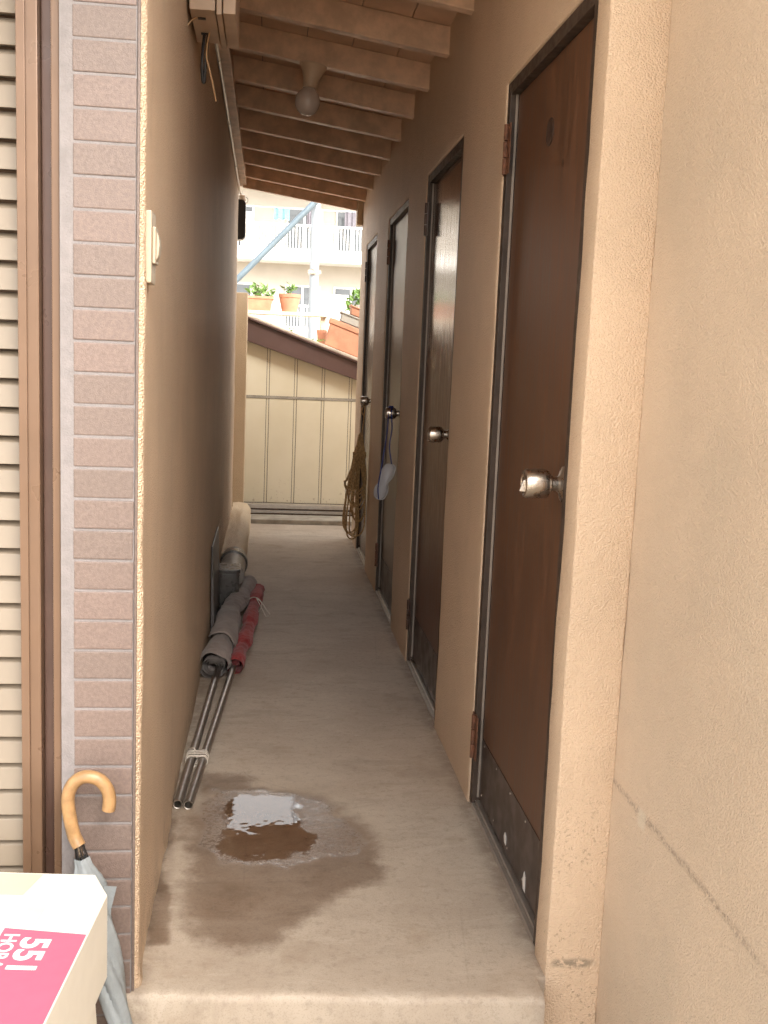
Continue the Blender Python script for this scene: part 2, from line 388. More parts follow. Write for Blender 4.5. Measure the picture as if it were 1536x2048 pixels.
def poly_sd(px, py, poly):
    d = np.full(px.shape, 1e9); ins = np.zeros(px.shape, bool); n = len(poly)
    for i in range(n):
        x0, y0 = poly[i]; x1, y1 = poly[(i + 1) % n]; ex, ey = x1 - x0, y1 - y0
        t_ = np.clip(((px - x0) * ex + (py - y0) * ey) / (ex * ex + ey * ey), 0, 1)
        d = np.minimum(d, np.hypot(px - x0 - t_ * ex, py - y0 - t_ * ey))
        with np.errstate(divide='ignore', invalid='ignore'):
            c = ((y0 > py) != (y1 > py)) & (px < (x1 - x0) * (py - y0) / (y1 - y0 if y1 != y0 else 1e-9) + x0)
        ins ^= c
    return np.where(ins, -d, d)
def fpoly(pts): return [tuple(onZ(x, y)[:2]) for x, y in pts]
WET = [fpoly([(400, 1548), (470, 1545), (507, 1556), (520, 1574), (600, 1584), (668, 1612), (745, 1655), (752, 1690), (778, 1728), (768, 1755), (700, 1782), (625, 1830), (560, 1878), (480, 1902), (420, 1892), (366, 1852), (372, 1760), (381, 1700), (370, 1645), (392, 1630), (408, 1592)]),
       fpoly([(330, 1640), (352, 1640), (336, 1700), (341, 1730), (332, 1790), (340, 1890), (292, 1888), (296, 1790), (310, 1700)])]
SHEEN = fpoly([(402, 1600), (430, 1580), (520, 1577), (600, 1588), (660, 1612), (715, 1655), (735, 1690), (700, 1712), (620, 1722), (520, 1735), (440, 1725), (402, 1690), (396, 1640)])
PUD = fpoly([(446, 1607), (470, 1592), (520, 1592), (575, 1600), (590, 1628), (622, 1652), (640, 1680), (604, 1700), (560, 1712), (520, 1716), (480, 1722), (450, 1708), (442, 1670), (452, 1640)])
Y1F = 7.48
xs = np.linspace(-.245, .556, 95); nrow = 560
def yfront(x): return 1.844 - .06 * (x + .206) + .004 * nz(x, 3, 0, 6)
def fz(x, y): return .0022 * nz(x, y, 0, 3.1) + .0008 * nz(x, y, 2, 17)
rows = [(0, GZ), (0, -.12), (0, -.06), (0, -.016), (.0015, -.008), (.006, -.0022), (.013, 0)]
V = []
for dy, z in rows:
    for x in xs:
        chip = .004 * nz(x, z, 5, 30) + .003 * nz(x, z, 8, 70) if z > -.03 else 0
        V.append((x, yfront(x) + dy + abs(chip), z - abs(chip)))
for j in range(1, nrow + 1):
    tt = j / nrow
    for x in xs:
        y = (yfront(x) + .013) * (1 - tt) + Y1F * tt
        V.append((x, y, fz(x, y) * min(1, tt * 40)))
nx = len(xs); ny = len(V) // nx
F = [(j * nx + i, j * nx + i + 1, (j + 1) * nx + i + 1, (j + 1) * nx + i) for j in range(ny - 1) for i in range(nx - 1)]
n0 = len(V); rr_ = [r for r in range(len(rows), ny) if V[r * nx + nx - 1][1] > 1.862]      # strip beside the wall, under the door sills
for a in range(len(rr_)):
    y = V[rr_[a] * nx + nx - 1][1]; V += [(.600, y, fz(.6, y)), (.645, y, fz(.645, y))]
for a in range(len(rr_) - 1):
    e0, e1 = rr_[a] * nx + nx - 1, rr_[a + 1] * nx + nx - 1
    F += [(e0, n0 + 2 * a, n0 + 2 * a + 2, e1), (n0 + 2 * a, n0 + 2 * a + 1, n0 + 2 * a + 3, n0 + 2 * a + 2)]
F.append((rr_[0] * nx + nx - 1, n0, len(V), len(V) + 1)); V += [(.600, V[n0][1], GZ), (.556, V[n0][1], GZ)]
n1 = len(V); er = list(range(0, rr_[0] + 1))                                                # exposed right end of the step
V += [(.556, V[r * nx + nx - 1][1], GZ) for r in er]
F += [(er[a] * nx + nx - 1, n1 + a, n1 + a + 1, er[a + 1] * nx + nx - 1) for a in range(len(er) - 1)]
VA = np.array(V); px, py, pz = VA[:, 0], VA[:, 1], VA[:, 2]
jx = np.array([1.2 * nz(a, b_, 9, 8) + .8 * nz(a, b_, 4, 21) for a, b_ in zip(px, py)])
def sstep(d, w_): t_ = np.clip(.5 - d / (2 * w_), 0, 1); return t_ * t_ * (3 - 2 * t_)
wet = np.maximum(sstep(poly_sd(px, py, WET[0]) + .028 * jx, .085), .85 * sstep(poly_sd(px, py, WET[1]) + .02 * jx, .022))
sheen = sstep(poly_sd(px, py, SHEEN) + .025 * jx, .05)
pud = sstep(poly_sd(px, py, PUD) + .03 * jx, .075)
flat = (pz > -.0045) & (py > 1.88)
ms = np.clip(sheen * 1.3, 0, 1); VA[flat, 2] = (pz * (1 - ms) + ms * .0157 * (py - 2.50))[flat]   # slab tilted here to shift the roof edge in the puddle's reflection
g = MB(); g.v = [tuple(p) for p in VA]; g.f = F; g.smooth = True
fl = g.build('passage_floor', 'floor'); struct(fl)
for nm, arr in (('wet', wet), ('sheen', sheen), ('puddle', pud)):
    a = fl.data.attributes.new(nm, 'FLOAT', 'POINT'); a.data.foreach_set('value', arr.astype(np.float32))
bxk = MB().box(-.9, 1.4, 7.49, 7.74, GZ, .032).build('kerb', 'kerb', None, .006); struct(bxk)
struct(MB().box(-.9, 1.4, 7.745, 7.89, GZ, -.01).build('drain_channel', 'kerb', None, .004))

# ---------------------------------------------------------------- left house: plaster side wall, tiled pier, shutter
house = thing('house', 'house on the left with beige plaster side wall, brown tiled pier and louvred shutter', 'house', (-1.0, 3, GZ))
def left_wall():
    ys = np.concatenate([[1.868, 1.8705, 1.876, 1.885], np.linspace(1.90, 7.0, 150), [7.03, 7.045, 7.05]]); zs = np.linspace(GZ, 3.3, 116)
    V = []; 
    for y in ys:
        for z in zs:
            x = XL + .0035 * nz(0, y, z, 2.2) + .0022 * nz(3, y, z, 9)
            x += .010 * math.exp(-max(0, y - 1.9) / .09)
            e = y - 1.868
            if e < .012: x -= (.012 - math.sqrt(max(0, .012 ** 2 - (.012 - e) ** 2)))
            e2 = 7.05 - y
            if e2 < .05: x -= (.05 - math.sqrt(max(0, .05 ** 2 - (.05 - e2) ** 2)))
            if z < .03 and y < 2.6: x += .004 * (1 - max(0, z) / .03) * (1 + nz(y, 0, 0, 14))
            V.append((x, y, z))
    nz_ = len(zs); g = MB(); g.v = V; n = len(V)
    g.f = [(i * nz_ + j, (i + 1) * nz_ + j, (i + 1) * nz_ + j + 1, i * nz_ + j + 1) for i in range(len(ys) - 1) for j in range(nz_ - 1)]
    # end caps back to X=-.40
    for i in (0, len(ys) - 1):
        o = len(g.v); g.v += [(-.2318 if i == 0 else -.40, ys[i], z) for z in zs]
        for j in range(nz_ - 1):
            q = (i * nz_ + j, i * nz_ + j + 1, o + j + 1, o + j); g.f.append(q if i == 0 else q[::-1])
    g.smooth = True
    return g.build('plaster_wall', 'plaster_left', house)
left_wall()
bx('rear_mass', 'plaster_left', house, -3.2, -.41, 1.96, 7.04, GZ, 3.3)
bx('eave', 'apt_wall', house, -3.2, 1.3, .75, 1.955, 2.62, 2.75, bevel=.01)
# tiled pier (front plane y = 1.855)
pier = MB().box(-.3575, -.2315, 1.8574, 1.955, GZ, 3.3).build('tile_pier', 'grout', house)
random.seed(3)
tile0 = None
for k in range(38):
    z = 1.753 + .0045 - .0547 * (k - 4)
    if z - .05 < GZ: break
    if tile0 is None:
        tile0 = MB().box(-.3355, -.2325, 1.8555, 1.866, z - .0502, z).build('tile', 'tile', pier, .0022)
        z00 = z
    else:
        c = like(tile0, (random.uniform(-.0008, .0008), random.uniform(-.0006, .0006), z - z00))
# outer return strip of dark tile edges beside the plaster
bx('edge_bead', 'tile', pier, -.2312, -.2265, 1.860, 1.8675, GZ, 3.2, bevel=.001)
# aluminium shutter frame and slats
bx('shutter_rail', 'bronze_light', house, -.4285, -.3945, 1.868, 1.95, GZ, 2.6)
bx('shutter_rail', 'bronze_dark', house, -.3940, -.3745, 1.892, 1.95, GZ, 2.6)
bx('shutter_rail', 'bronze_light', house, -.3742, -.3600, 1.872, 1.95, GZ, 2.6)
bx('shutter_lip', 'bronze_light', house, -.4285, -.4140, 1.8635, 1.8675, GZ, 2.6, bevel=.001)
sh = bx('shutter', 'bronze_light', house, -1.5, -.4295, 1.935, 1.955, GZ, 2.6)
sl0 = None
for k in range(55):
    z = GZ + .01 + k * .0505
    if sl0 is None:
        p = [(-1.49, 1.902, z), (-1.49, 1.931, z + .004), (-1.49, 1.931, z + .0475), (-1.49, 1.921, z + .0475), (-1.49, 1.910, z + .038)]
        sl0 = MB().prism(p, (1.061, 0, 0)).build('slat', 'slat', sh, .0012)
    else: like(sl0, (0, 0, k * .0505))

# ---------------------------------------------------------------- right outbuilding: wall with four door openings
outb = thing('outbuilding', 'beige plaster outbuilding on the right with four narrow doors in a row', 'building', (1.4, 4.4, 0))
DOORS = [(1.955, 2.70), (3.300, 4.055), (4.590, 5.330), (5.905, 6.560)]
HEAD = 1.90; YW0, YW1 = 1.870, 6.95
def right_wall():
    ycut = sorted({YW0, YW1, *[v for d in DOORS for v in d]})
    ys = []
    for a, b_ in zip(ycut, ycut[1:]):
        n = max(2, int((b_ - a) / .03)); ys += list(np.linspace(a, b_, n, endpoint=False))
    ys.append(YW1)
    zs = list(np.linspace(GZ, HEAD, 70)) + list(np.linspace(HEAD, 2.46, 20))[1:]
    bm = bmesh.new(); grid = {}
    def vert(i, j):
        if (i, j) not in grid: grid[(i, j)] = bm.verts.new((XR, ys[i], zs[j]))
        return grid[(i, j)]
    for i in range(len(ys) - 1):
        for j in range(len(zs) - 1):
            yc, zc = (ys[i] + ys[i + 1]) / 2, (zs[j] + zs[j + 1]) / 2
            if zc < HEAD and any(a < yc < b_ for a, b_ in DOORS): continue
            bm.faces.new((vert(i, j), vert(i, j + 1), vert(i + 1, j + 1), vert(i + 1, j)))
    ret = bmesh.ops.extrude_face_region(bm, geom=list(bm.faces))
    for e in ret['geom']:
        if isinstance(e, bmesh.types.BMVert): e.co.x += .112
    bmesh.ops.recalc_face_normals(bm, faces=bm.faces)
    es = [e for e in bm.edges if len(e.link_faces) == 2 and e.calc_face_angle(0) > .8]
    bmesh.ops.bevel(bm, geom=es, offset=.0045, segments=2, affect='EDGES', profile=.5, clamp_overlap=True)
    for v in bm.verts:
        x, y, z = v.co
        v.co.x += .003 * nz(0, y, z, 2.5) + .0016 * nz(4, y, z, 12)
        v.co.y += .0022 * nz(x, y, z, 11) + .0014 * nz(7, y, z, 34)
    me = bpy.data.meshes.new('plaster_wall'); bm.to_mesh(me); bm.free()
    off = OFF[outb.name]; me.transform(Matrix.Translation(-off))
    for p in me.polygons: p.use_smooth = True
    me.set_sharp_from_angle(angle=R(50)); me.materials.append(M['plaster_right'])
    o = bpy.data.objects.new('plaster_wall', me); COL.objects.link(o); o.parent = outb
right_wall()
bx('rear_mass', 'plaster_right', outb, .735, 2.4, 1.97, 6.94, GZ, 2.46)

def knob(parent, y, z, x0, thumb=True, s=1.0):
    prof = [(.033, 0), (.034, .002), (.032, .006), (.018, .011), (.013, .016), (.0125, .026), (.019, .030), (.0245, .034), (.0262, .040), (.0262, .072), (.0245, .076), (.021, .0775), (.019, .0755)]
    g = MB().lathe([(r * s, h * s) for r, h in prof], (x0, y, z), (-1, 0, 0), 28); k = g.build('doorknob', 'stainless', parent)
    if thumb:
        xk = x0 - .0765 * s
        MB().hexa([(xk + .002, y - .004, z - .017), (xk - .009, y - .003, z - .016), (xk - .009, y + .003, z - .016), (xk + .002, y + .004, z - .017),
                   (xk + .002, y - .004, z + .008), (xk - .002, y - .003, z + .006), (xk - .002, y + .003, z + .006), (xk + .002, y + .004, z + .008)]).build('thumb_turn', 'stainless', parent, .001)
    else:
        MB().lathe([(.012, 0), (.012, .002), (.010, .003)], (x0 - .0755 * s, y, z), (-1, 0, 0), 16).build('lock_cylinder', 'alum', parent)
    return k
def door(k, label, material, kick=True, rusty=True, thumb=False):
    ya, yb = DOORS[k]; fw = .032; xf = XR + .004; xl = XR + .024
    f = MB().box(xf, XR + .10, ya + .001, ya + fw, .004, HEAD - .002).box(xf, XR + .10, yb - fw, yb - .001, .004, HEAD - .002)
    f.box(xf + .0005, XR + .099, ya + fw + .0005, yb - fw - .0005, HEAD - fw, HEAD - .002)
    fr = f.build('door_frame', 'frame', outb, .0015)
    # bright stop bead between frame and leaf, and sill strip
    MB().box(xl - .007, xl - .001, yb - fw - .0065, yb - fw - .0005, .03, HEAD - fw - .001).build('bead', 'bead', fr, .001)
    MB().box(XR + .004, XR + .045, ya + .003, yb - .003, .0, .012).box(XR + .014, XR + .045, ya + fw + .001, yb - fw - .001, .0125, .020).build('sill_strip', 'alum', fr, .001)
    d = MB().box(xl, xl + .036, ya + fw + .003, yb - fw - .008, .026, HEAD - fw - .003).build('door', material, outb, .0015)
    d['label'] = label
    if kick:
        kp = MB().box(xl - .0018, xl - .0003, ya + fw + .006, yb - fw - .012, .030, .200).build('kick_plate', 'kick', d)
        for zz in (.05, .188):
            for q in range(5):
                y = ya + fw + .03 + q * (yb - ya - 2 * fw - .07) / 4
                MB().lathe([(.0035, 0), (.003, .0012), (.001, .002)], (xl - .0019, y, zz), (-1, 0, 0), 8).build('screw', 'bead', d)
    knob(d, ya + fw + .052, .968, xl, thumb, 1.12 if thumb else 1.0)
    for zc in (.202, 1.735):
        g = MB().box(xf - .004, xf - .0005, yb - fw + .002, yb - .004, zc - .06, zc + .06).box(xf - .003, xf - .0002, yb - fw - .030, yb - fw - .002, zc - .06, zc + .06)
        for q in range(3): g.tube([(xf - .006, yb - fw, zc - .06 + q * .041), (xf - .006, yb - fw, zc - .06 + q * .041 + .038)], .0065, 10)
        g.build('hinge', 'rust' if rusty else 'bronze_dark', d)
    return d
d1 = door(0, 'dark brown wood-grain door with dark kick plate and rusty hinges', 'door_brown', True, True, True)
MB().lathe([(.030, 0), (.030, .0015), (.028, .002)], (XR + .024, 2.335, 1.712), (-1, 0, 0), 28).build('round_plate', 'kick', d1)
for (y, z, h) in ((2.345, .065, .014), (2.150, .056, .022)):
    MB().prism([(XR + .0218, y - .012, z - h), (XR + .0218, y + .006, z - h), (XR + .0218, y + .012, z), (XR + .0218, y + .002, z + h), (XR + .0218, y - .010, z + h * .6)], (-.0008, 0, 0)).build('paper_scrap', 'sticker', d1)
door(1, 'worn glossy brown door with peeling varnish', 'door_worn', True, False)
door(2, 'grey-brown door with goggles hung on its knob', 'door_grey', True, True)
door(3, 'pale grey door with a rope hung on its knob', 'door_pale', False, False)

# outer wall coming towards the viewer
def outer_wall():
    ys = np.linspace(-1.4, 1.890, 70); zs = np.linspace(GZ, 2.08, 60); V = []
    for y in ys:
        for z in zs: V.append((.685 + .004 * nz(1, y, z, 2.1) + .002 * nz(6, y, z, 10), y, z))
    n = len(zs); g = MB(); g.v = V; g.smooth = True
    g.f = [(i * n + j, i * n + j + 1, (i + 1) * n + j + 1, (i + 1) * n + j) for i in range(len(ys) - 1) for j in range(n - 1)]
    o = len(V); g.v += [(.86, y, z) for y in (ys[0], ys[-1]) for z in (zs[0], zs[-1])]
    g.f += [(o, o + 1, o + 3, o + 2), (0, o, o + 1, n - 1) ]
    return g.build('outer_wall', 'plaster_outer')
tag(outer_wall(), 'rough beige stucco wall at far right marked by one long horizontal scrape', 'wall')

# ---------------------------------------------------------------- lean-to roof over the passage
roof = thing('lean_to_roof', 'brown painted lean-to roof with exposed rafters spanning the passage', 'roof', (.17, 4.4, 2.2))
SLOPE = -.141
def rz(x, y): return 2.222 + SLOPE * (x - XR) - .014 * (y - 4.1)
for k in range(-3, 9):
    y = 3.245 + .4375 * k
    if y > 6.9: break
    g = MB(); x0, x1 = XL + .002, XR + .05; hw = .0225
    g.hexa([(x0, y - hw, rz(x0, y)), (x1, y - hw, rz(x1, y)), (x1, y + hw, rz(x1, y)), (x0, y + hw, rz(x0, y)),
            (x0, y - hw, rz(x0, y) + .092), (x1, y - hw, rz(x1, y) + .092), (x1, y + hw, rz(x1, y) + .092), (x0, y + hw, rz(x0, y) + .092)])
    g.build('rafter', 'rafter', roof, .003)
y0, y1, x0, x1 = 1.80, 7.02, XL + .001, .95
def slab(name, m, xa, xb, ya, yb, lo, hi):
    MB().hexa([(xa, ya, rz(xa, ya) + lo), (xb, ya, rz(xb, ya) + lo), (xb, yb, rz(xb, yb) + lo), (xa, yb, rz(xa, yb) + lo),
               (xa, ya, rz(xa, ya) + hi), (xb, ya, rz(xb, ya) + hi), (xb, yb, rz(xb, yb) + hi), (xa, yb, rz(xa, yb) + hi)]).build(name, m, roof, .002)
for q in range(5):
    xa = x0 + q * (XR + .04 - x0) / 5; xb = x0 + (q + 1) * (XR + .04 - x0) / 5 - .003
    slab('ceiling_board', 'ceiling', xa, xb, y0, y1, .093, .105)
slab('roof_sheet', 'fascia', x0, 2.5, y0 - .05, y1 + .03, .107, .15)
slab('fascia_board', 'rafter', XL + .03, XR + .03, 6.93, 6.955, -.035, .0925)
MB().hexa([(XL + .004, 2.0, 2.335), (-.176, 2.0, 2.335), (-.176, 7.0, 2.270), (XL + .004, 7.0, 2.270), (XL + .004, 2.0, 2.400), (-.176, 2.0, 2.400), (-.176, 7.0, 2.33), (XL + .004, 7.0, 2.33)]).build('wall_plate', 'rafter', roof, .003)
MB().box(.535, .573, 6.90, 6.99, 2.06, 2.30).build('end_block', 'plaster_far', roof, .004)

# ---------------------------------------------------------------- things on the walls and ceiling
lamp = thing('ceiling_lamp', 'small unlit frosted globe lamp on a cone base under the rafters', 'lamp', (.135, 4.115, 2.285))
tilt = Vector((.14, 0, 1)).normalized()
ctop = Vector((.135, 4.115, rz(.135, 4.115)))
MB().lathe([(.052, 0), (.052, -.006), (.046, -.012), (.030, -.050), (.026, -.078), (.027, -.084), (.020, -.086)], ctop, tilt, 32).build('base', 'lamp_base', lamp)
MB().lathe([(.0005, -.185), (.018, -.181), (.034, -.170), (.044, -.154), (.0475, -.136), (.045, -.118), (.037, -.102), (.027, -.092), (.024, -.086)], ctop, tilt, 32).build('globe', 'globe', lamp)

eb = thing('meter_box', 'painted wooden meter box high on the left plaster wall', 'box', (-.19, 2.95, 2.05))
bx('body', 'box_wood', eb, XL + .006, -.1585, 2.80, 3.085, 2.05, 2.325, bevel=.003)
bx('side_batten', 'box_wood', eb, -.155, -.141, 2.80, 3.098, 2.042, 2.325, bevel=.002)
bx('side_board', 'box_wood', eb, -.1385, -.107, 2.79, 3.09, 2.042, 2.32, bevel=.003)
bx('side_bracket', 'box_wood', eb, -.1586, -.1384, 2.9, 2.93, 2.1, 2.2, bevel=0)
for yy in (2.86, 2.99): MB().box(-.205, -.185, yy, yy + .012, 2.047, 2.0502).build('slot', 'black', eb)
def P(x, y, Y): return tuple(onY(x, y, Y))
cb_ = MB().tube(smooth_path([(-.196, 2.995, 2.052), P(404, 120, 2.99), P(405, 158, 2.99), P(409, 163, 2.99), P(411, 130, 2.99), (-.186, 2.995, 2.052)], 8), .0042, 8)
tag(cb_.build('cable', 'cable_black'), 'black looped cable hanging out of the meter box', 'cable')
ct = MB().tube(smooth_path([(-.182, 2.985, 2.052), P(413, 110, 2.98), P(424, 160, 2.98), P(432, 203, 2.98)], 8), .0024, 6)
tag(ct.build('cable', 'cable_tan'), 'thin tan cable end dangling below the meter box', 'cable')
cw = MB().tube(smooth_path([(-.2, 2.86, 2.0515), P(384, 40, 2.87), P(370, 58, 2.86), P(355, 78, 2.82)], 8), .0022, 6)
tag(cw.build('cable', 'cable_tan'), 'short bent wire poking from underside of the meter box', 'cable')
cpts = [(-.2215, 3.08, 2.315), (-.2205, 3.6, 2.312), (-.2195, 4.2, 2.300), (-.2195, 5.2, 2.283), (-.2195, 6.2, 2.262), (-.2205, 6.98, 2.245), (-.215, 7.07, 2.235)]
cd = thing('conduit', 'thin white electrical conduit running along the top of the left wall', 'conduit', (-.22, 5, 2.29))
MB().tube(smooth_path(cpts, 6), .0065, 8).build('tube', 'white_pvc', cd)
for y, z in ((4.2, 2.300), (5.2, 2.283), (6.2, 2.262)):
    MB().tube([(-.2195, y - .008, z), (-.2195, y + .008, z)], .0085, 10).build('clip', 'alum', cd)
ins = thing('sky_gap_blob', 'white blob standing in for a blown-out sky gap, with a wire loop where the conduit ends', 'sky_gap_blob', (-.2, 7.08, 2.21))  # added white blob in place of glaring sky seen through a gap
MB().lathe([(.012, -.022), (.026, -.018), (.028, -.006), (.018, 0), (.026, .006), (.025, .016), (.012, .022)], (-.206, 7.085, 2.212), (0, 0, 1), 16).build('body', 'white_pvc', ins)
MB().tube(smooth_path([(-.20, 7.09, 2.222), (-.172, 7.09, 2.212), (-.170, 7.09, 2.19), (-.185, 7.09, 2.178)], 6), .002, 6).build('wire', 'cable_black', ins)
def rbox(xa, xb, za, zb, r, Y, d):
    pts = []
    for cx, cz, a0 in ((xb - r, zb - r, 0), (xa + r, zb - r, 90), (xa + r, za + r, 180), (xb - r, za + r, 270)):
        for q in range(7): a = R(a0 + q * 15); pts.append((cx + r * math.cos(a), Y, cz + r * math.sin(a)))
    return MB().prism(pts, (0, d, 0))
bb = rbox(-.33, -.180, 1.945, 2.198, .03, 7.052, .10); tag(bb.build('wall_box', 'black', None, .004), 'rounded box with its backlit shade painted in as black, at far end of the left wall', 'box')  # near-black colour stands in for the box's backlit shade
sw = thing('wall_switch', 'cream wall switch seen edge-on beside the tiled pier', 'switch', (-.22, 1.93, 1.38))
bx('plate', 'cream_plastic', sw, -.2245, -.2095, 1.895, 1.965, 1.318, 1.442, bevel=.003)
bx('rim', 'cream_plastic', sw, -.2093, -.2035, 1.905, 1.955, 1.352, 1.415, bevel=.002)
MB().prism([(-.2033, 1.912, 1.358), (-.1995, 1.912, 1.366), (-.1975, 1.912, 1.383), (-.1995, 1.912, 1.400), (-.2033, 1.912, 1.409)], (0, .036, 0)).build('rocker', 'cream_plastic', sw, .001)

# ---------------------------------------------------------------- along the foot of the left wall
def casing():
    ys = np.linspace(5.45, 7.42, 46); g = MB(); n = 26
    for i, y in enumerate(ys):
        e = min(1, (7.42 - y) / .05); sc_ = math.sqrt(max(.02, 1 - (1 - e) ** 2)) if y > 7.37 else 1
        for k in range(n):
            t_ = k / (n - 1)
            W, H, r = .122 * (.9 + .1 * sc_), .168 * (.8 + .2 * sc_), .06
            # profile: from wall top, across, round corner, down
            L1, L2, L3 = W - r, r * math.pi / 2, H - r; d = t_ * (L1 + L2 + L3)
            if d < L1: x, z = d, H
            elif d < L1 + L2: a = (d - L1) / r; x, z = W - r + r * math.sin(a), H - r + r * math.cos(a)
            else: x, z = W, H - r - (d - L1 - L2)
            wob = .004 * nz(y, t_ * 2, 0, 5) + .003 * nz(y, t_ * 3, 2, 13)
            g.v.append((XL - .002 + x + wob, y + (0 if i < 45 else .004), max(z + wob, -.004)))
    g.f = [(i * n + k, i * n + k + 1, (i + 1) * n + k + 1, (i + 1) * n + k) for i in range(len(ys) - 1) for k in range(n - 1)]
    o = len(g.v)
    for i in (0, len(ys) - 1): g.v.append((XL - .002, ys[i] + (.004 if i else 0), -.004)); g.f.append(tuple([i * n + k for k in range(n)] + [len(g.v) - 1])[::(1 if i else -1)])
    g.smooth = True; return g.build('pipe_casing', 'plaster_far')
tag(casing(), 'rounded plaster-covered pipe casing along foot of left wall', 'pipe casing')
pp = thing('drain_pipe', 'short grey drain pipe with a collar at near end of the plaster casing', 'pipe', (-.155, 5.2, 0))
def ring(y0, y1, r, x=-.160, z=.137): return MB().lathe([(r - .006, 0), (r, .004), (r, y1 - y0 - .004), (r - .006, y1 - y0)], (x, y0, z), (0, 1, 0), 32)
ring(5.02, 5.448, .062).build('pipe', 'grey_pipe', pp)
ring(5.30, 5.36, .072).build('collar', 'grey_plastic', pp)
ring(5.365, 5.447, .066).build('socket', 'grey_pipe', pp)
bx('saddle', 'kerb', pp, -.215, -.105, 5.1, 5.28, 0.0, .088, bevel=.004)
tk = thing('plastic_bin', 'dark grey plastic bin with a shiny rim against the left wall', 'bin', (-.17, 4.9, 0))
def rbin(z0, z1, g_, x0, x1, y0, y1, r, m, name):
    pts = []
    for cx, cy_, a0 in ((x1 - r, y1 - r, 0), (x0 + r, y1 - r, 90), (x0 + r, y0 + r, 180), (x1 - r, y0 + r, 270)):
        for q in range(6): a = R(a0 + q * 18); pts.append((cx + r * math.cos(a), cy_ + r * math.sin(a), z0))
    return MB().prism(pts, (0, 0, z1 - z0)).build(name, m, tk, .003)
rbin(.002, .185, 0, -.218, -.118, 4.83, 4.985, .022, 'grey_plastic', 'body')
rbin(.186, .205, 0, -.222, -.112, 4.822, 4.992, .026, 'grey_plastic', 'rim')
bd = MB().hexa([(-.222, 4.36, .003), (-.205, 4.36, .003), (-.205, 4.86, .003), (-.222, 4.86, .003), (-.2255, 4.38, .395), (-.2195, 4.38, .395), (-.2195, 4.88, .40), (-.2255, 4.88, .40)])
tag(bd.build('leaning_board', 'grey_board', None, .003), 'thin dark grey board leaning flat against the left wall', 'board')

# rolled banners on steel poles
def roll_mesh(path, rad, folds, seed, squash=.9, turns=0, seg=44, ties=()):
    g = MB(); g.smooth = True; n = len(path)
    for i, p in enumerate(path):
        t_ = i / (n - 1); p = Vector(p)
        d = (Vector(path[min(i + 1, n - 1)]) - Vector(path[max(i - 1, 0)])).normalized()
        u = d.cross(Vector((0, 0, 1))).normalized(); v_ = u.cross(d)
        r0 = rad(t_)
        for k in range(seg):
            a = 2 * math.pi * k / seg
            r = r0 * (1 + .11 * nz(math.cos(a) * 1.2, t_ * 9 + seed, math.sin(a) * 1.2, 1.7) + .05 * math.sin(folds * a + t_ * 9 + seed) + .13 * (.5 - abs(nz(math.cos(a + t_ * 14), t_ * 16 + seed, math.sin(a + t_ * 14), 1.6))) + .05 * nz(math.cos(a) * 3, t_ * 40, math.sin(a) * 3, 1.5))
            for tc in ties: r *= 1 - .20 * math.exp(-((t_ - tc) / .022) ** 2)
            q = p + u * (r * math.cos(a)) + v_ * (r * math.sin(a) * squash); q.z = max(q.z, .002 + .002 * random.random())
            g.v.append(tuple(q))
    g.f = [(i * seg + k, i * seg + (k + 1) % seg, (i + 1) * seg + (k + 1) % seg, (i + 1) * seg + k) for i in range(n - 1) for k in range(seg)]
    return g
def end_spiral(g, c, d, r, turns=3.2, h=.02):     # the visible rolled layers in the near end
    c = Vector(c); u = Vector(d).cross(Vector((0, 0, 1))).normalized(); z = Vector((0, 0, 1)); o = len(g.v); n = 60
    for i in range(n):
        a = 2 * math.pi * turns * i / n; rr = r * (.30 + .66 * i / n)
        for q in (0, 1):
            p = c + u * rr * math.cos(a) + z * rr * .85 * math.sin(a) + Vector(d).normalized() * (-.004 + h * q * 3); p.z = max(p.z, .003); g.v.append(tuple(p))
    g.f += [(o + 2 * i, o + 2 * i + 1, o + 2 * i + 3, o + 2 * i + 2) for i in range(n - 1)]
gb = thing('rolled_banner', 'grey cloth banner rolled on a steel pole against the left wall', 'banner', (-.19, 4.4, 0))
A, B = Vector((-.2135, 2.665, .0135)), Vector((-.150, 4.2, .030))
def hollow(A, B, r, name, par):
    d = (B - A).normalized(); prof = [(r * .78, .06), (r * .80, .001), (r, 0.0), (r, (B - A).length), (r * .5, (B - A).length + .001)]
    return MB().lathe(prof, A, d, 20).build(name, 'pole_steel', par)
hollow(A, B, .0125, 'pole', gb)
pth = smooth_path([(-.183, 3.80, .050), (-.168, 4.05, .052), (-.152, 4.35, .052), (-.150, 4.62, .056), (-.128, 4.80, .052), (-.100, 5.02, .05), (-.083, 5.26, .046)], 22)
g = roll_mesh(pth, lambda t_: .053 - .012 * t_ + .006 * math.sin(t_ * 21), 3, 2.0, .88, ties=(.36, .66))
dn = (Vector(pth[1]) - Vector(pth[0])).normalized(); end_spiral(g, pth[0], dn, .046)
gc = g.build('cloth', 'cloth_grey', gb)
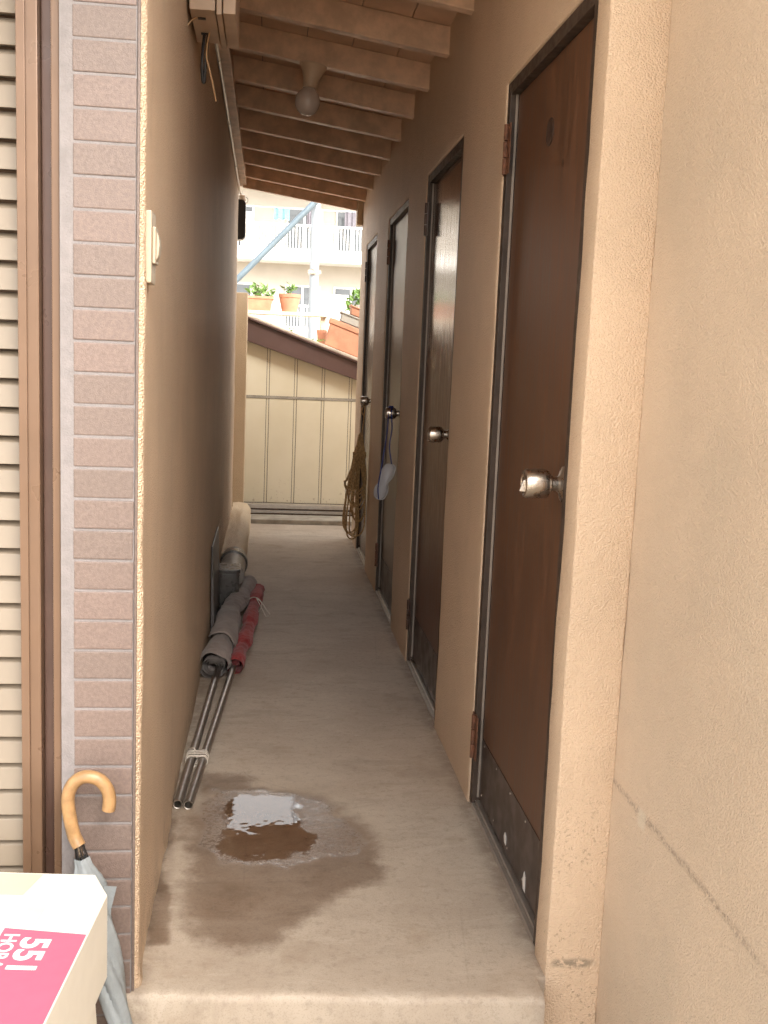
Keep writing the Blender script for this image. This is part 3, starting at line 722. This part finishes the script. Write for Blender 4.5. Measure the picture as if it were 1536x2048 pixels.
# loose flap lying over the roll
g = MB(); g.smooth = True
nu, nv = 16, 12
for i in range(nu):
    for j in range(nv):
        u_, v_ = i / (nu - 1), j / (nv - 1)
        y = 4.10 + .42 * u_ - .08 * v_; a = R(150 - 175 * v_ * (1 - .45 * u_)); cx = -.168 + (y - 4.05) * .06
        r = .060 + .006 * nz(u_ * 3, v_ * 3, 1, 1.5)
        g.v.append((cx + r * math.cos(a), y, max(.006, .054 + r * .92 * math.sin(a))))
g.f = [(i * nv + j, i * nv + j + 1, (i + 1) * nv + j + 1, (i + 1) * nv + j) for i in range(nu - 1) for j in range(nv - 1)]
fo = g.build('loose_flap', 'cloth_grey', gb); so = fo.modifiers.new('thickness', 'SOLIDIFY'); so.thickness = .003
rb = thing('rolled_banner', 'red cloth banner rolled on a steel pole, outermost from left wall', 'banner', (-.07, 4.5, 0))
hollow(Vector((-.1855, 2.660, .0135)), Vector((-.088, 4.2, .028)), .0125, 'pole', rb)
pth2 = smooth_path([(-.104, 3.86, .030), (-.092, 4.05, .033), (-.078, 4.22, .032), (-.062, 4.45, .034), (-.050, 4.75, .034), (-.038, 5.0, .034), (-.030, 5.20, .032)], 22)
g = roll_mesh(pth2, lambda t_: .030 + .004 * math.sin(t_ * 25), 2, 5.0, .95, ties=(.24, .5, .72))
end_spiral(g, pth2[0], Vector(pth2[1]) - Vector(pth2[0]), .026, 2)
end_spiral(g, pth2[-1], Vector(pth2[-2]) - Vector(pth2[-1]), .026, 2)
g.build('cloth', 'cloth_red', rb)
# pole tips poking out of the far end
MB().tube([(-.036, 5.1, .034), (-.026, 5.245, .034)], .009, 10).build('pole_tip', 'stainless', rb)
# ties
st = MB()
for q in range(5):
    y = 2.955 + .013 * q + random.uniform(-.003, .003); cx1, cx2 = -.2015, -.167; z0 = .0135
    loop = [(cx1 - .0145, y, z0 + .004), (cx1 - .006, y, z0 + .0165), (cx1 + .016, y + .004, z0 + .015), (cx2 + .006, y + .002, z0 + .0165), (cx2 + .0145, y, z0 + .002), (cx2 + .004, y, .0015), (cx1 - .004, y, .0015)]
    st.tube(smooth_path(loop, 4, True), .0018, 6, closed=True)
st.tube(smooth_path([(-.185, 2.99, .03), (-.196, 3.01, .036), (-.208, 3.02, .03), (-.215, 3.03, .022)], 5), .002, 6)
tag(st.build('string_tie', 'string'), 'cream string binding the two steel poles near their open ends', 'string')
st2 = MB()
st2.tube(smooth_path([(-.046 + .036 * math.cos(a), 4.84 + .01 * math.sin(a), max(.002, .034 + .036 * math.sin(a))) for a in np.linspace(0, 2 * math.pi, 12, endpoint=False)], 3, True), .0022, 6, closed=True)
st2.tube(smooth_path([(-.036, 4.84, .070), (-.010, 4.82, .052), (.015, 4.80, .020), (.030, 4.79, .004)], 6), .0026, 6)
st2.tube(smooth_path([(-.036, 4.84, .070), (-.005, 4.77, .030), (.012, 4.74, .006), (.022, 4.76, .003)], 6), .0022, 6)
tag(st2.build('string_tie', 'string'), 'white string tied round the red rolled cloth with loose ends', 'string')

# ---------------------------------------------------------------- hung on the door knobs
def rope():
    g = MB(); rnd = random.Random(11); xk, yk = .548, 5.995
    g.tube(smooth_path([(xk + .012, yk, .945), (xk - .012, yk - .01, .93), (xk - .014, yk, .90), (xk, yk + .006, .885), (xk + .002, yk, .93)], 6), .0042, 7)
    g.tube(smooth_path([(xk, yk, .90), (xk - .004, yk, .84), (xk - .010, yk, .775)], 5), .0042, 7)
    ctr = .528
    for q in range(17):
        zt = .775 - rnd.uniform(0, .06); zb = rnd.choice([.15, .2, .27, .34, .42]) + rnd.uniform(-.03, .03)
        side = rnd.uniform(-1, 1); sp = rnd.uniform(.018, .07); dy = rnd.uniform(-.05, .03)
        cx = ctr + side * .020 - (.02 if side < 0 else 0) * (zt - zb); wst = .010
        xcl = lambda v: min(v, .566)
        pts = [(xcl(ctr + side * .012), yk + dy * .2, zt), (xcl(ctr + side * .02 - wst), yk + dy * .4, .66 + rnd.uniform(-.01, .01)),
               (xcl(cx - sp * .8), yk + dy, (.66 + zb) / 2 + rnd.uniform(-.04, .04)), (xcl(cx - sp), yk + dy * 1.1, zb + .05), (xcl(cx - sp * .2), yk + dy * 1.2, zb),
               (xcl(cx + sp * .6), yk + dy * .8, zb + .05), (xcl(cx + sp * .5), yk + dy * .6 + rnd.uniform(-.03, .03), (.66 + zb) / 2), (xcl(ctr + side * .02 + wst), yk + dy * .3, .655), (xcl(ctr + side * .01 + .006), yk + dy * .1, zt - .01)]
        g.tube(smooth_path(pts, 6, True), .0046, 7, closed=True)
    for q in range(4):
        z = .645 + .008 * q
        g.tube(smooth_path([(ctr + .036 * math.cos(a) if ctr + .036 * math.cos(a) < .566 else .566, yk - .005 + .032 * math.sin(a), z) for a in np.linspace(0, 2 * math.pi, 10, endpoint=False)], 3, True), .0046, 7, closed=True)
    g.tube(smooth_path([(.50, yk - .03, .56), (.455, yk - .03, .505), (.445, yk - .02, .50), (.47, yk - .02, .44), (.475, yk - .03, .40)], 6), .0046, 7)
    return g.build('coiled_rope', 'rope')
tag(rope(), 'coiled brown rope hanging from the knob of the farthest door', 'rope')
gg = thing('goggles', 'clear plastic goggles on a navy strap hung from a door knob', 'goggles', (.535, 4.675, .66))
P0, P1 = Vector(onY(783, 928, 4.66)), Vector(onY(757, 998, 4.62))
ax = (P1 - P0); Lg = ax.length; ax.normalize(); sd_ = Vector((.9, -.30, .32)); sd_ = (sd_ - ax * sd_.dot(ax)).normalized(); nm = ax.cross(sd_)
g = MB(); g.smooth = True; nu, nv = 26, 14
for i in range(nu):
    u_ = i / (nu - 1); endf = math.sqrt(max(0, 1 - abs(2 * u_ - 1) ** 4)); hw = .033 * (.25 + .75 * endf) * (1 - .38 * math.exp(-((u_ - .5) / .13) ** 2))
    for j in range(nv):
        v_ = 2 * j / (nv - 1) - 1
        dep = .030 * (1 - v_ * v_) * (.3 + .7 * endf) + .020 * (1 - (2 * u_ - 1) ** 2)
        g.v.append(tuple(P0 + ax * (Lg * u_) + sd_ * (hw * v_ - .012 * math.sin(math.pi * u_)) - nm * dep))
g.f = [(i * nv + j, i * nv + j + 1, (i + 1) * nv + j + 1, (i + 1) * nv + j) for i in range(nu - 1) for j in range(nv - 1)]
lens = g.build('lens', 'clear', gg); so = lens.modifiers.new('thickness', 'SOLIDIFY'); so.thickness = .003
rim = [g.v[i * nv] for i in range(nu)] + [g.v[(nu - 1) * nv + j] for j in range(1, nv)] + [g.v[i * nv + nv - 1] for i in range(nu - 2, -1, -1)] + [g.v[j] for j in range(nv - 2, 0, -1)]
MB().tube(rim, .0028, 6, closed=True).build('rim', 'clear', gg)
kx, ky, kz = .545, 4.682, .968
def band(pts, wd, name):
    pts = smooth_path(pts, 6); g = MB(); g.smooth = True
    for i, p in enumerate(pts):
        d = (pts[min(i + 1, len(pts) - 1)] - pts[max(i - 1, 0)]).normalized(); s_ = Vector((0, 1, .0)); s_ = (s_ - d * s_.dot(d)).normalized(); n_ = d.cross(s_)
        for a, b_ in ((-1, -1), (1, -1), (1, 1), (-1, 1)): g.v.append(tuple(p + s_ * wd * a + n_ * .0022 * b_))
    g.f = [(i * 4 + k, i * 4 + (k + 1) % 4, i * 4 + 4 + (k + 1) % 4, i * 4 + 4 + k) for i in range(len(pts) - 1) for k in range(4)]
    return g.build(name, 'navy', gg, smooth=False)
band([(kx + .022, ky, kz + .012), (kx + .006, ky - .003, kz + .0285), (kx + .0, ky - .028, kz), (.552, ky - .026, .90), (.545, 4.664, .82), tuple(P0)], .008, 'strap')
band([(kx + .02, ky + .004, kz + .018), (kx - .004, ky, kz + .0285), (kx - .012, ky - .028, kz - .004), (.530, ky - .03, .88), (.512, 4.645, .74), (P1.x - .004, P1.y, P1.z + .06), tuple(P1)], .008, 'strap')

# ---------------------------------------------------------------- umbrella and cartons at the lower left
um = thing('umbrella', 'closed grey umbrella with curved wooden handle leaning on the tiles', 'umbrella', (-.20, 1.79, GZ))
TIP = Vector((-.205, 1.775, GZ + .002)); TOP = Vector((-.3175, 1.807, .318)); ad = (TOP - TIP).normalized()
hp = []
pl = [(155, 1700), (148, 1670), (141, 1640), (136.5, 1612), (137, 1588), (147, 1567), (164, 1555), (184, 1554), (202, 1562), (215, 1580), (219, 1600), (217, 1620)]
for i, (x, y) in enumerate(pl):
    p = Vector(onY(x, y, 1.812)); hp.append(p)
hp[0] = TOP
MB().tube(smooth_path(hp, 5), .0118, 14).build('handle', 'wood_handle', um, .0)
MB().tube([TIP, TOP + ad * .01], .0042, 10).build('shaft', 'steel', um)
g = MB(); g.smooth = True; seg = 48; prof = [(0.03, .005), (.05, .011), (.15, .0195), (.30, .0265), (.40, .029), (.43, .0275), (.452, .022), (.468, .0150), (.480, .0125)]
L = (TOP - TIP).length
u0 = ad.orthogonal().normalized(); w0 = ad.cross(u0)
hs_ = np.linspace(.03, .488, 34)
for h in hs_:
    r = np.interp(h, [p[0] for p in prof], [p[1] for p in prof])
    for k in range(seg):
        a = 2 * math.pi * k / seg; ph = a + h * 9
        rr = r * (1 + .13 * math.sin(4 * ph) + .07 * math.sin(9 * ph + 2) + .06 * nz(math.cos(a), math.sin(a), h * 8, 1.5))
        g.v.append(tuple(TIP + ad * h + u0 * rr * math.cos(a) + w0 * rr * math.sin(a)))
g.f = [(i * seg + k, i * seg + (k + 1) % seg, (i + 1) * seg + (k + 1) % seg, (i + 1) * seg + k) for i in range(len(hs_) - 1) for k in range(seg)]
um_c = g.build('canopy', 'umbrella', um)
ub = Vector(onY(224, 1785, 1.79))
MB().prism([tuple(ub + Vector((-.014, .0, .012))), tuple(ub + Vector((.008, .0, .010))), tuple(ub + Vector((-.001, .0, -.03))), tuple(ub + Vector((-.006, .0, -.075))), tuple(ub + Vector((-.014, .0, -.075)))], (0, .0025, 0)).build('strap_flap', 'umbrella', um)
for k in range(8):
    a = 2 * math.pi * k / 8 + .3
    c0 = TIP + ad * (L - .026) + (u0 * math.cos(a) + w0 * math.sin(a)) * .0105; c1 = TIP + ad * (L + .001) + (u0 * math.cos(a) + w0 * math.sin(a)) * .0078
    MB().tube([c0, c1], .0014, 6).build('rib_tip', 'black', um)

BX = Vector((-.239, 1.610, 0)); e1 = Vector((-.030, -.329, 0)).normalized(); e2 = Vector((-e1.y, e1.x, 0)); e2 = -e2 if e2.x > 0 else e2
def bp(u, v, z): return tuple(BX + e1 * u + e2 * v + Vector((0, 0, z)))      # u towards the viewer, v to the left
ZT, ZB = .330, .186
def carton(name, label, u0, u1, v0, v1, z0, z1, cham):
    c = thing(name, label, 'carton', bp((u0 + u1) / 2, (v0 + v1) / 2, z0))
    pts = [(u0 + .0, v0), (u1, v0), (u1, v1), (u0 - cham, v1), (u0 - cham, v0 + cham * .55)]
    MB().prism([bp(a, b_, z0) for a, b_ in pts], (0, 0, z1 - z0)).build('board_shell', 'box_board', c, .0018)
    return c
cbx = carton('carton', 'white cardboard carton with pink 551 print on top, lower left corner', 0, .46, 0, .36, ZB, ZT, .065)
def sheet(name, m, parent, quad, lift):      # thin printed or taped sheet on the carton
    return MB().prism([tuple(Vector(q) + Vector((0, 0, lift))) for q in quad], (0, 0, .0004)).build(name, m, parent)
def topq(pix, lift=0):
    return [tuple(onZ(x, y, ZT)) for x, y in pix]
sheet('pink_panel', 'pink', cbx, [bp(.118, .0022, ZT), bp(.455, .0022, ZT), bp(.455, .128, ZT), bp(.106, .128, ZT)], .0003)
sheet('packing_tape', 'tape', cbx, [bp(-.060, .120, ZT), bp(.010, .132, ZT), bp(.010, .30, ZT), bp(-.060, .30, ZT)], .0003)
sheet('paper_label', 'label_paper', cbx, [bp(.040, .085, ZT), bp(.098, .085, ZT), bp(.098, .145, ZT), bp(.040, .145, ZT)], .0003)
def text(body, size, u, v, name, bold, sx=1.0):
    cu_ = bpy.data.curves.new(name, 'FONT'); cu_.body = body; cu_.size = size; cu_.offset = bold; cu_.extrude = 0
    to = bpy.data.objects.new(name, cu_); COL.objects.link(to)
    bpy.context.view_layer.update()
    me = bpy.data.meshes.new_from_object(to.evaluated_get(bpy.context.evaluated_depsgraph_get()))
    bpy.data.objects.remove(to); bpy.data.curves.remove(cu_)
    # text x runs along e1 (towards the viewer), text up runs to the right (-e2)
    off = OFF[cbx.name]
    for vtx in me.vertices:
        a, b_ = vtx.co.x * sx, vtx.co.y
        vtx.co = Vector(bp(u + a, v - b_, ZT + .0011)) - off
    me.materials.append(M['print_white']); o = bpy.data.objects.new(name, me); COL.objects.link(o); o.parent = cbx; return o
text('551', .058, .130, .090, 'printed_number', .0017, 1.08)
text('HORAI', .032, .122, .121, 'printed_word', .0006, 1.0)
# red emblem on the right side of the carton
for a, b_ in (((.40, .05), (.345, .085)), ((.30, .05), (.345, .085)), ((.345, .085), (.345, .03)), ((.31, .045), (.385, .045)), ((.37, .03), (.37, .06))):
    p, q = Vector((a[0], a[1])), Vector((b_[0], b_[1])); d = (q - p).normalized(); n_ = Vector((-d.y, d.x)) * .004
    def sp(v): return tuple(Vector(bp(v.x, -.0006, ZB + v.y)))
    MB().prism([sp(p + n_), sp(q + n_), sp(q - n_), sp(p - n_)], tuple(e2 * .0004)).build('red_emblem_stroke', 'print_red', cbx)
lbx = carton('carton', 'lower cardboard carton with open flap under the pink printed carton', .03, .46, .014, .36, GZ + .001, .170, .04)
MB().hexa([bp(.035, .010, .125), bp(.16, .004, .125), bp(.16, .0015, .126), bp(.035, .0075, .126), bp(.035, .013, .1695), bp(.16, .013, .1695), bp(.16, .0105, .1705), bp(.035, .0105, .1705)]).build('flap', 'box_board', lbx)
MB().box(-.52, -.265, 1.30, 1.56, .1705, .1855).build('spacer_board', 'box_edge', lbx)

# ---------------------------------------------------------------- beyond the passage
tag(bx('gate_pillar', 'plaster_far', None, -.62, -.166, 7.60, 7.72, GZ, 1.637, bevel=.006), 'narrow beige plaster pillar beyond the end of the left wall', 'pillar')
shed = thing('shed', 'cream panelled shed with sloping brown fascia closing the end of passage', 'shed', (.3, 8.2, GZ))
def sz(x): return 1.478 - .353 * (x + .17)
XS0, XS1, YS = -.62, 1.46, 8.0
MB().prism([(XS0, YS + .012, GZ), (XS1, YS + .012, GZ), (XS1, YS + .012, sz(XS1) - .06), (XS0, YS + .012, sz(XS0) - .06)], (0, 1.4, 0)).build('core', 'fascia', shed)
pitch = .209; xsm = [-.011 + pitch * k for k in range(-3, 8)]
for xa, xb in zip(xsm[:-1], xsm[1:]):
    l, r_ = xa + .013, xb - .011
    bx('panel', 'shed_panel', shed, l, r_, YS, YS + .01, .085, .880, bevel=.002)
    MB().prism([(l, YS, .901), (r_, YS, .901), (r_, YS, sz(r_) - .10), (l, YS, sz(l) - .10)], (0, .01, 0)).build('panel', 'shed_panel', shed, .002)
    bx('seam_strip', 'shed_panel', shed, r_ + .004, xb + .009, YS + .002, YS + .011, .085, .880, bevel=.001)
    MB().prism([(r_ + .004, YS + .002, .901), (xb + .009, YS + .002, .901), (xb + .009, YS + .002, sz(xb) - .10), (r_ + .004, YS + .002, sz(xb) - .10)], (0, .009, 0)).build('seam_strip', 'shed_panel', shed)
bx('rail', 'kerb', shed, XS0, XS1, YS - .003, YS + .008, .8815, .8995, bevel=.001)
bx('sill_rail', 'alum', shed, XS0, XS1, 7.90, 7.995, .052, .083, bevel=.003)
bx('sill_rail', 'bronze_light', shed, XS0, XS1, 7.93, 7.993, GZ, .050, bevel=.003)
bx('sill_lip', 'alum', shed, XS0, XS1, 7.895, 7.925, .018, .040, bevel=.002)
xa, xb = -.66, 1.5
MB().prism([(xa, 7.935, sz(xa) - .195), (xb, 7.935, sz(xb) - .105), (xb, 7.935, sz(xb) - .012), (xa, 7.935, sz(xa) - .012)], (0, .05, 0)).build('fascia', 'fascia', shed, .004)
MB().prism([(xa, 7.915, sz(xa) - .011), (xb, 7.915, sz(xb) - .011), (xb, 7.915, sz(xb) + .004), (xa, 7.915, sz(xa) + .004)], (0, 1.6, 0)).build('roof', 'fascia', shed, .003)
MB().prism([(xa, 7.96, sz(xa) + .005), (xb, 7.96, sz(xb) + .005), (xb, 7.96, sz(xb) + .028), (xa, 7.96, sz(xa) + .028)], (0, 1.5, 0)).build('roof_capping', 'shed_roof', shed, .006)
def rt(x): return sz(x) + .0285

shelf = thing('plank_shelf', 'pale plank shelf over the shed roof holding two pots', 'shelf', (.1, 8.6, 1.5))
bx('plank', 'plank', shelf, -.40, .46, 8.50, 8.72, 1.528, 1.556, bevel=.003)
for x in (-.36, .42): 
    MB().prism([(x - .02, 8.54, rt(x - .02)), (x + .02, 8.54, rt(x + .02)), (x + .02, 8.54, 1.5275), (x - .02, 8.54, 1.5275)], (0, .14, 0)).build('support', 'plank', shelf)
def foliage(g, c, rx, ry, rz_, n, size, rnd):
    for _ in range(n):
        a, b_, r = rnd.uniform(0, 6.283), rnd.uniform(-.9, 1), rnd.uniform(.3, 1) ** .5
        s_ = math.sqrt(max(0, 1 - b_ * b_)); p = Vector(c) + Vector((rx * r * s_ * math.cos(a), ry * r * s_ * math.sin(a), rz_ * (r * b_)))
        d = Vector((rnd.uniform(-1, 1), rnd.uniform(-1, 1), rnd.uniform(-.2, 1))).normalized(); s2 = d.orthogonal().normalized(); s2.rotate(Matrix.Rotation(rnd.uniform(0, 6.28), 3, d))
        l = size * rnd.uniform(.6, 1.3); wv = l * .22; o = len(g.v)
        bend = d.cross(s2) * l * .12
        g.v += [tuple(p), tuple(p + d * l * .45 + s2 * wv + bend), tuple(p + d * l), tuple(p + d * l * .45 - s2 * wv + bend)]; g.f.append((o, o + 1, o + 2, o + 3))
def plant(name, label, c, rx, ry, rz_, n, size, base, seed, cat='plant', group=None):
    rnd = random.Random(seed); p = thing(name, label, cat, base, group)
    g = MB(); foliage(g, c, rx, ry, rz_, n, size, rnd); g.build('foliage', 'leaf', p)
    s_ = MB(); 
    for q in range(4): s_.tube([Vector(base) + Vector((rnd.uniform(-.01, .01), rnd.uniform(-.01, .01), 0)), Vector(c) + Vector((rnd.uniform(-.4, .4) * rx, rnd.uniform(-.4, .4) * ry, .2 * rz_))], .003, 5)
    s_.build('stem', 'leaf', p); return p
def round_pot(name, label, x, y, z, r1, r2, h, m='terracotta'):
    p = thing(name, label, 'pot', (x, y, z))
    MB().lathe([(r1 * .6, 0), (r1, .002), (r2 * .95, h * .78), (r2 * .95, h * .8), (r2, h * .81), (r2 * 1.02, h), (r2 * .90, h), (r2 * .88, h * .86), (.01, h * .85)], (x, y, z), (0, 0, 1), 32).build('body', m, p)
    MB().lathe([(r2 * .87, 0), (r2 * .5, .006), (.001, .008)], (x, y, z + h * .86), (0, 0, 1), 20).build('soil', 'soil', p); return p
def planter(name, label, c, w_, d_, h, m, rot=0, taper=.82, pitchx=0):
    p = thing(name, label, 'planter', c)
    g = MB(); mt = Matrix.Rotation(rot, 3, 'Z'); mt = Matrix.Rotation(pitchx, 3, 'Y') @ mt
    def pt(x, y, z): return tuple(Vector(c) + mt @ Vector((x, y, z)))
    def loop(k, z): return [pt(sx * w_ / 2 * k, sy * d_ / 2 * k, z) for sx, sy in ((-1, -1), (1, -1), (1, 1), (-1, 1))]
    g.hexa(loop(taper, 0) + loop(.96, h * .8)); g.build('body', m, p, .006)
    MB().hexa(loop(1.02, h * .805) + loop(1.04, h)).build('rim', m, p, .005)
    MB().hexa(loop(.94, h * 1.001) + loop(.92, h * 1.015)).build('soil', 'soil', p); return p
planter('planter', 'wide terracotta planter on the left end of the plank shelf', (-.105, 8.61, 1.557), .24, .16, .112, 'terracotta')
plant('potted_plant', 'pale green trailing plant growing in the wide terracotta planter', (-.10, 8.61, 1.70), .11, .07, .06, 90, .05, (-.10, 8.61, 1.672), 1)
round_pot('flower_pot', 'round terracotta flower pot on the plank shelf', .147, 8.61, 1.557, .062, .088, .142)
plant('potted_plant', 'small green sprout growing in the round terracotta pot', (.147, 8.61, 1.735), .045, .045, .035, 24, .05, (.147, 8.61, 1.682), 2)
an = math.atan(.353)
planter('planter', 'large terracotta planter lowest in the tilted stack on shed roof', (.61, 8.18, rt(.61) + .006), .46, .20, .205, 'terracotta', 0, .9, an)
def stk(dz, dx): return (.61 + math.sin(an) * dz + dx * math.cos(an), 8.18, rt(.61) + .006 + math.cos(an) * dz - dx * math.sin(an))
planter('planter', 'grey planter between two terracotta ones in the tilted stack', stk(.211, .035), .42, .19, .070, 'grey_planter', 0, .92, an)
planter('planter', 'terracotta planter topmost in the tilted stack on shed roof', stk(.285, .06), .37, .18, .070, 'terracotta', 0, .88, an)
round_pot('flower_pot', 'small terracotta pot half hidden left of the tilted planter stack', .405, 8.42, rt(.405) - .012, .028, .042, .13)
plant('potted_plant', 'leafy green plant rising behind the tilted planter stack', (.70, 8.48, 1.63), .10, .08, .12, 120, .07, (.70, 8.48, rt(.70)), 4)
round_pot('flower_pot', 'white pot standing among leaves behind the planter stack', .735, 8.36, rt(.735) + .0, .05, .07, .44, 'white_paint')
plant('weed', 'small weed sprouting on the edge of shed roof', (.16, 8.0, rt(.16) + .012), .04, .015, .012, 24, .018, (.16, 8.0, rt(.16) - .005), 5)
plant('weed', 'low moss tuft on shed roof beside the planter stack', (.35, 8.02, rt(.35) + .008), .07, .02, .010, 40, .016, (.35, 8.02, rt(.35) - .005), 6)

pole = thing('steel_pole', 'pale upright steel pole with a clamp behind the shed', 'pole', (.39, 10, GZ))
MB().tube([(.392, 10, GZ), (.392, 10, 5.0)], .043, 20).build('post', 'galv', pole)
MB().tube([(.392, 10, 1.965), (.392, 10, 2.015)], .052, 20).build('clamp', 'steel', pole)
MB().box(.33, .455, 9.93, 9.95, 1.975, 2.005).build('clamp_bolt', 'steel', pole)
br = MB().tube([(-.95, 9.9, 1.22), (.70, 9.9, 2.955)], .028, 16); tag(br.build('diagonal_brace', 'galv_blue'), 'slanting blue-grey steel brace crossing the view beyond the roof', 'brace')
pn = thing('perforated_panel', 'white perforated panel standing behind the shelf beside the steel pole', 'panel', (.55, 9.4, GZ))
bx('sheet', 'white_paint', pn, .40, .68, 9.40, 9.41, GZ, 1.76, bevel=.002)
h0 = None
for r_ in range(3):
    for c_ in range(8):
        x, z = .43 + c_ * .032 + (.016 if r_ % 2 else 0), 1.62 + r_ * .035
        if h0 is None: h0 = MB().lathe([(.0055, 0), (.005, .001)], (x, 9.3995, z), (0, -1, 0), 8).build('hole', 'black', pn); hx, hz = x, z
        else: like(h0, (x - hx, 0, z - hz))

# apartment block across the yard
AY = 45.0
apt = thing('apartment_block', 'pale apartment block with balconies far beyond the shed roof', 'building', (2, AY, GZ))
def A_(x, y): p = onY(x, y, AY); return float(p[0]), float(p[2])
bx('wall', 'apt_wall', apt, -14, 16, AY, AY + 8, GZ, 8.4, bevel=.02)
bx('roof_slab', 'white_paint', apt, -14.5, 16.5, AY - 2.0, AY + 8.3, 8.41, 8.75, bevel=.02)
bx('balcony_slab', 'white_paint', apt, -13.8, 15.8, AY - 1.5, AY - .001, 5.05, 5.55, bevel=.02)
bx('balcony_slab', 'white_paint', apt, -13.8, 15.8, AY - 1.5, AY - .001, 1.95, 2.35, bevel=.02)
for zb in (5.56, 2.36):
    rail = bx('railing', 'white_paint', apt, -13.7, 15.7, AY - 1.46, AY - 1.40, zb + .88, zb + .96, bevel=.01)
    b0 = None
    for k in range(60):
        x = -2.2 + k * .13
        if b0 is None: b0 = MB().box(x, x + .045, AY - 1.45, AY - 1.41, zb + .001, zb + .879).build('baluster', 'white_paint', rail)
        else: like(b0, (k * .13, 0, 0))
for k, x in enumerate((-2.3, .55, 2.6, 4.6)):
    for z0, z1 in ((5.6, 7.35), (2.4, 4.2)):
        f = bx('window', 'white_paint', apt, x, x + 1.5, AY - .06, AY - .002, z0, z1, bevel=.01)
        for q in range(2): bx('pane', 'apt_glass', f, x + .07 + q * .72, x + .70 + q * .72, AY - .075, AY - .061, z0 + .08, z1 - .08, bevel=0)
for x, wd, c_ in ((.02, .62, 'laundry_blue'), (2.9, .48, 'laundry_grey'), (1.35, .3, 'laundry_grey')):
    l_ = MB(); n = 8
    for i in range(n):
        for j in range(5): l_.v.append((x + wd * i / (n - 1), AY - 1.1 + .04 * math.sin(i * 1.9 + j * .3), 7.15 - .11 * j * (1 + .1 * math.sin(i * 2)) - (.06 if c_ == 'laundry_grey' else 0) * j))
    l_.f = [(i * 5 + j, i * 5 + j + 1, (i + 1) * 5 + j + 1, (i + 1) * 5 + j) for i in range(n - 1) for j in range(4)]
    o = l_.build('laundry', c_, None)
    so = o.modifiers.new('thickness', 'SOLIDIFY'); so.thickness = .02
    tag(o, {.02: 'blue-green washing hung on the upper balcony of the apartment block', 2.9: 'grey washing at right of the upper apartment balcony', 1.35: 'small grey washing on the upper balcony beside the steel pole'}[x], 'laundry')
lr = bx('laundry_pole', 'galv', None, -3.5, 5.5, AY - 1.12, AY - 1.08, 7.151, 7.185, bevel=0); tag(lr, 'long laundry pole hung under the apartment roof eave', 'pole')
acb = thing('balcony_cabinet', 'white cabinet on the upper apartment balcony at left', 'cabinet', (-1.1, AY - .6, 5.56))
bx('body', 'white_paint', acb, -1.30, -.82, AY - .8, AY - .3, 5.56, 7.0, bevel=.02); bx('vent', 'apt_wall', acb, -1.2, -.9, AY - .81, AY - .801, 6.0, 6.5, bevel=0)
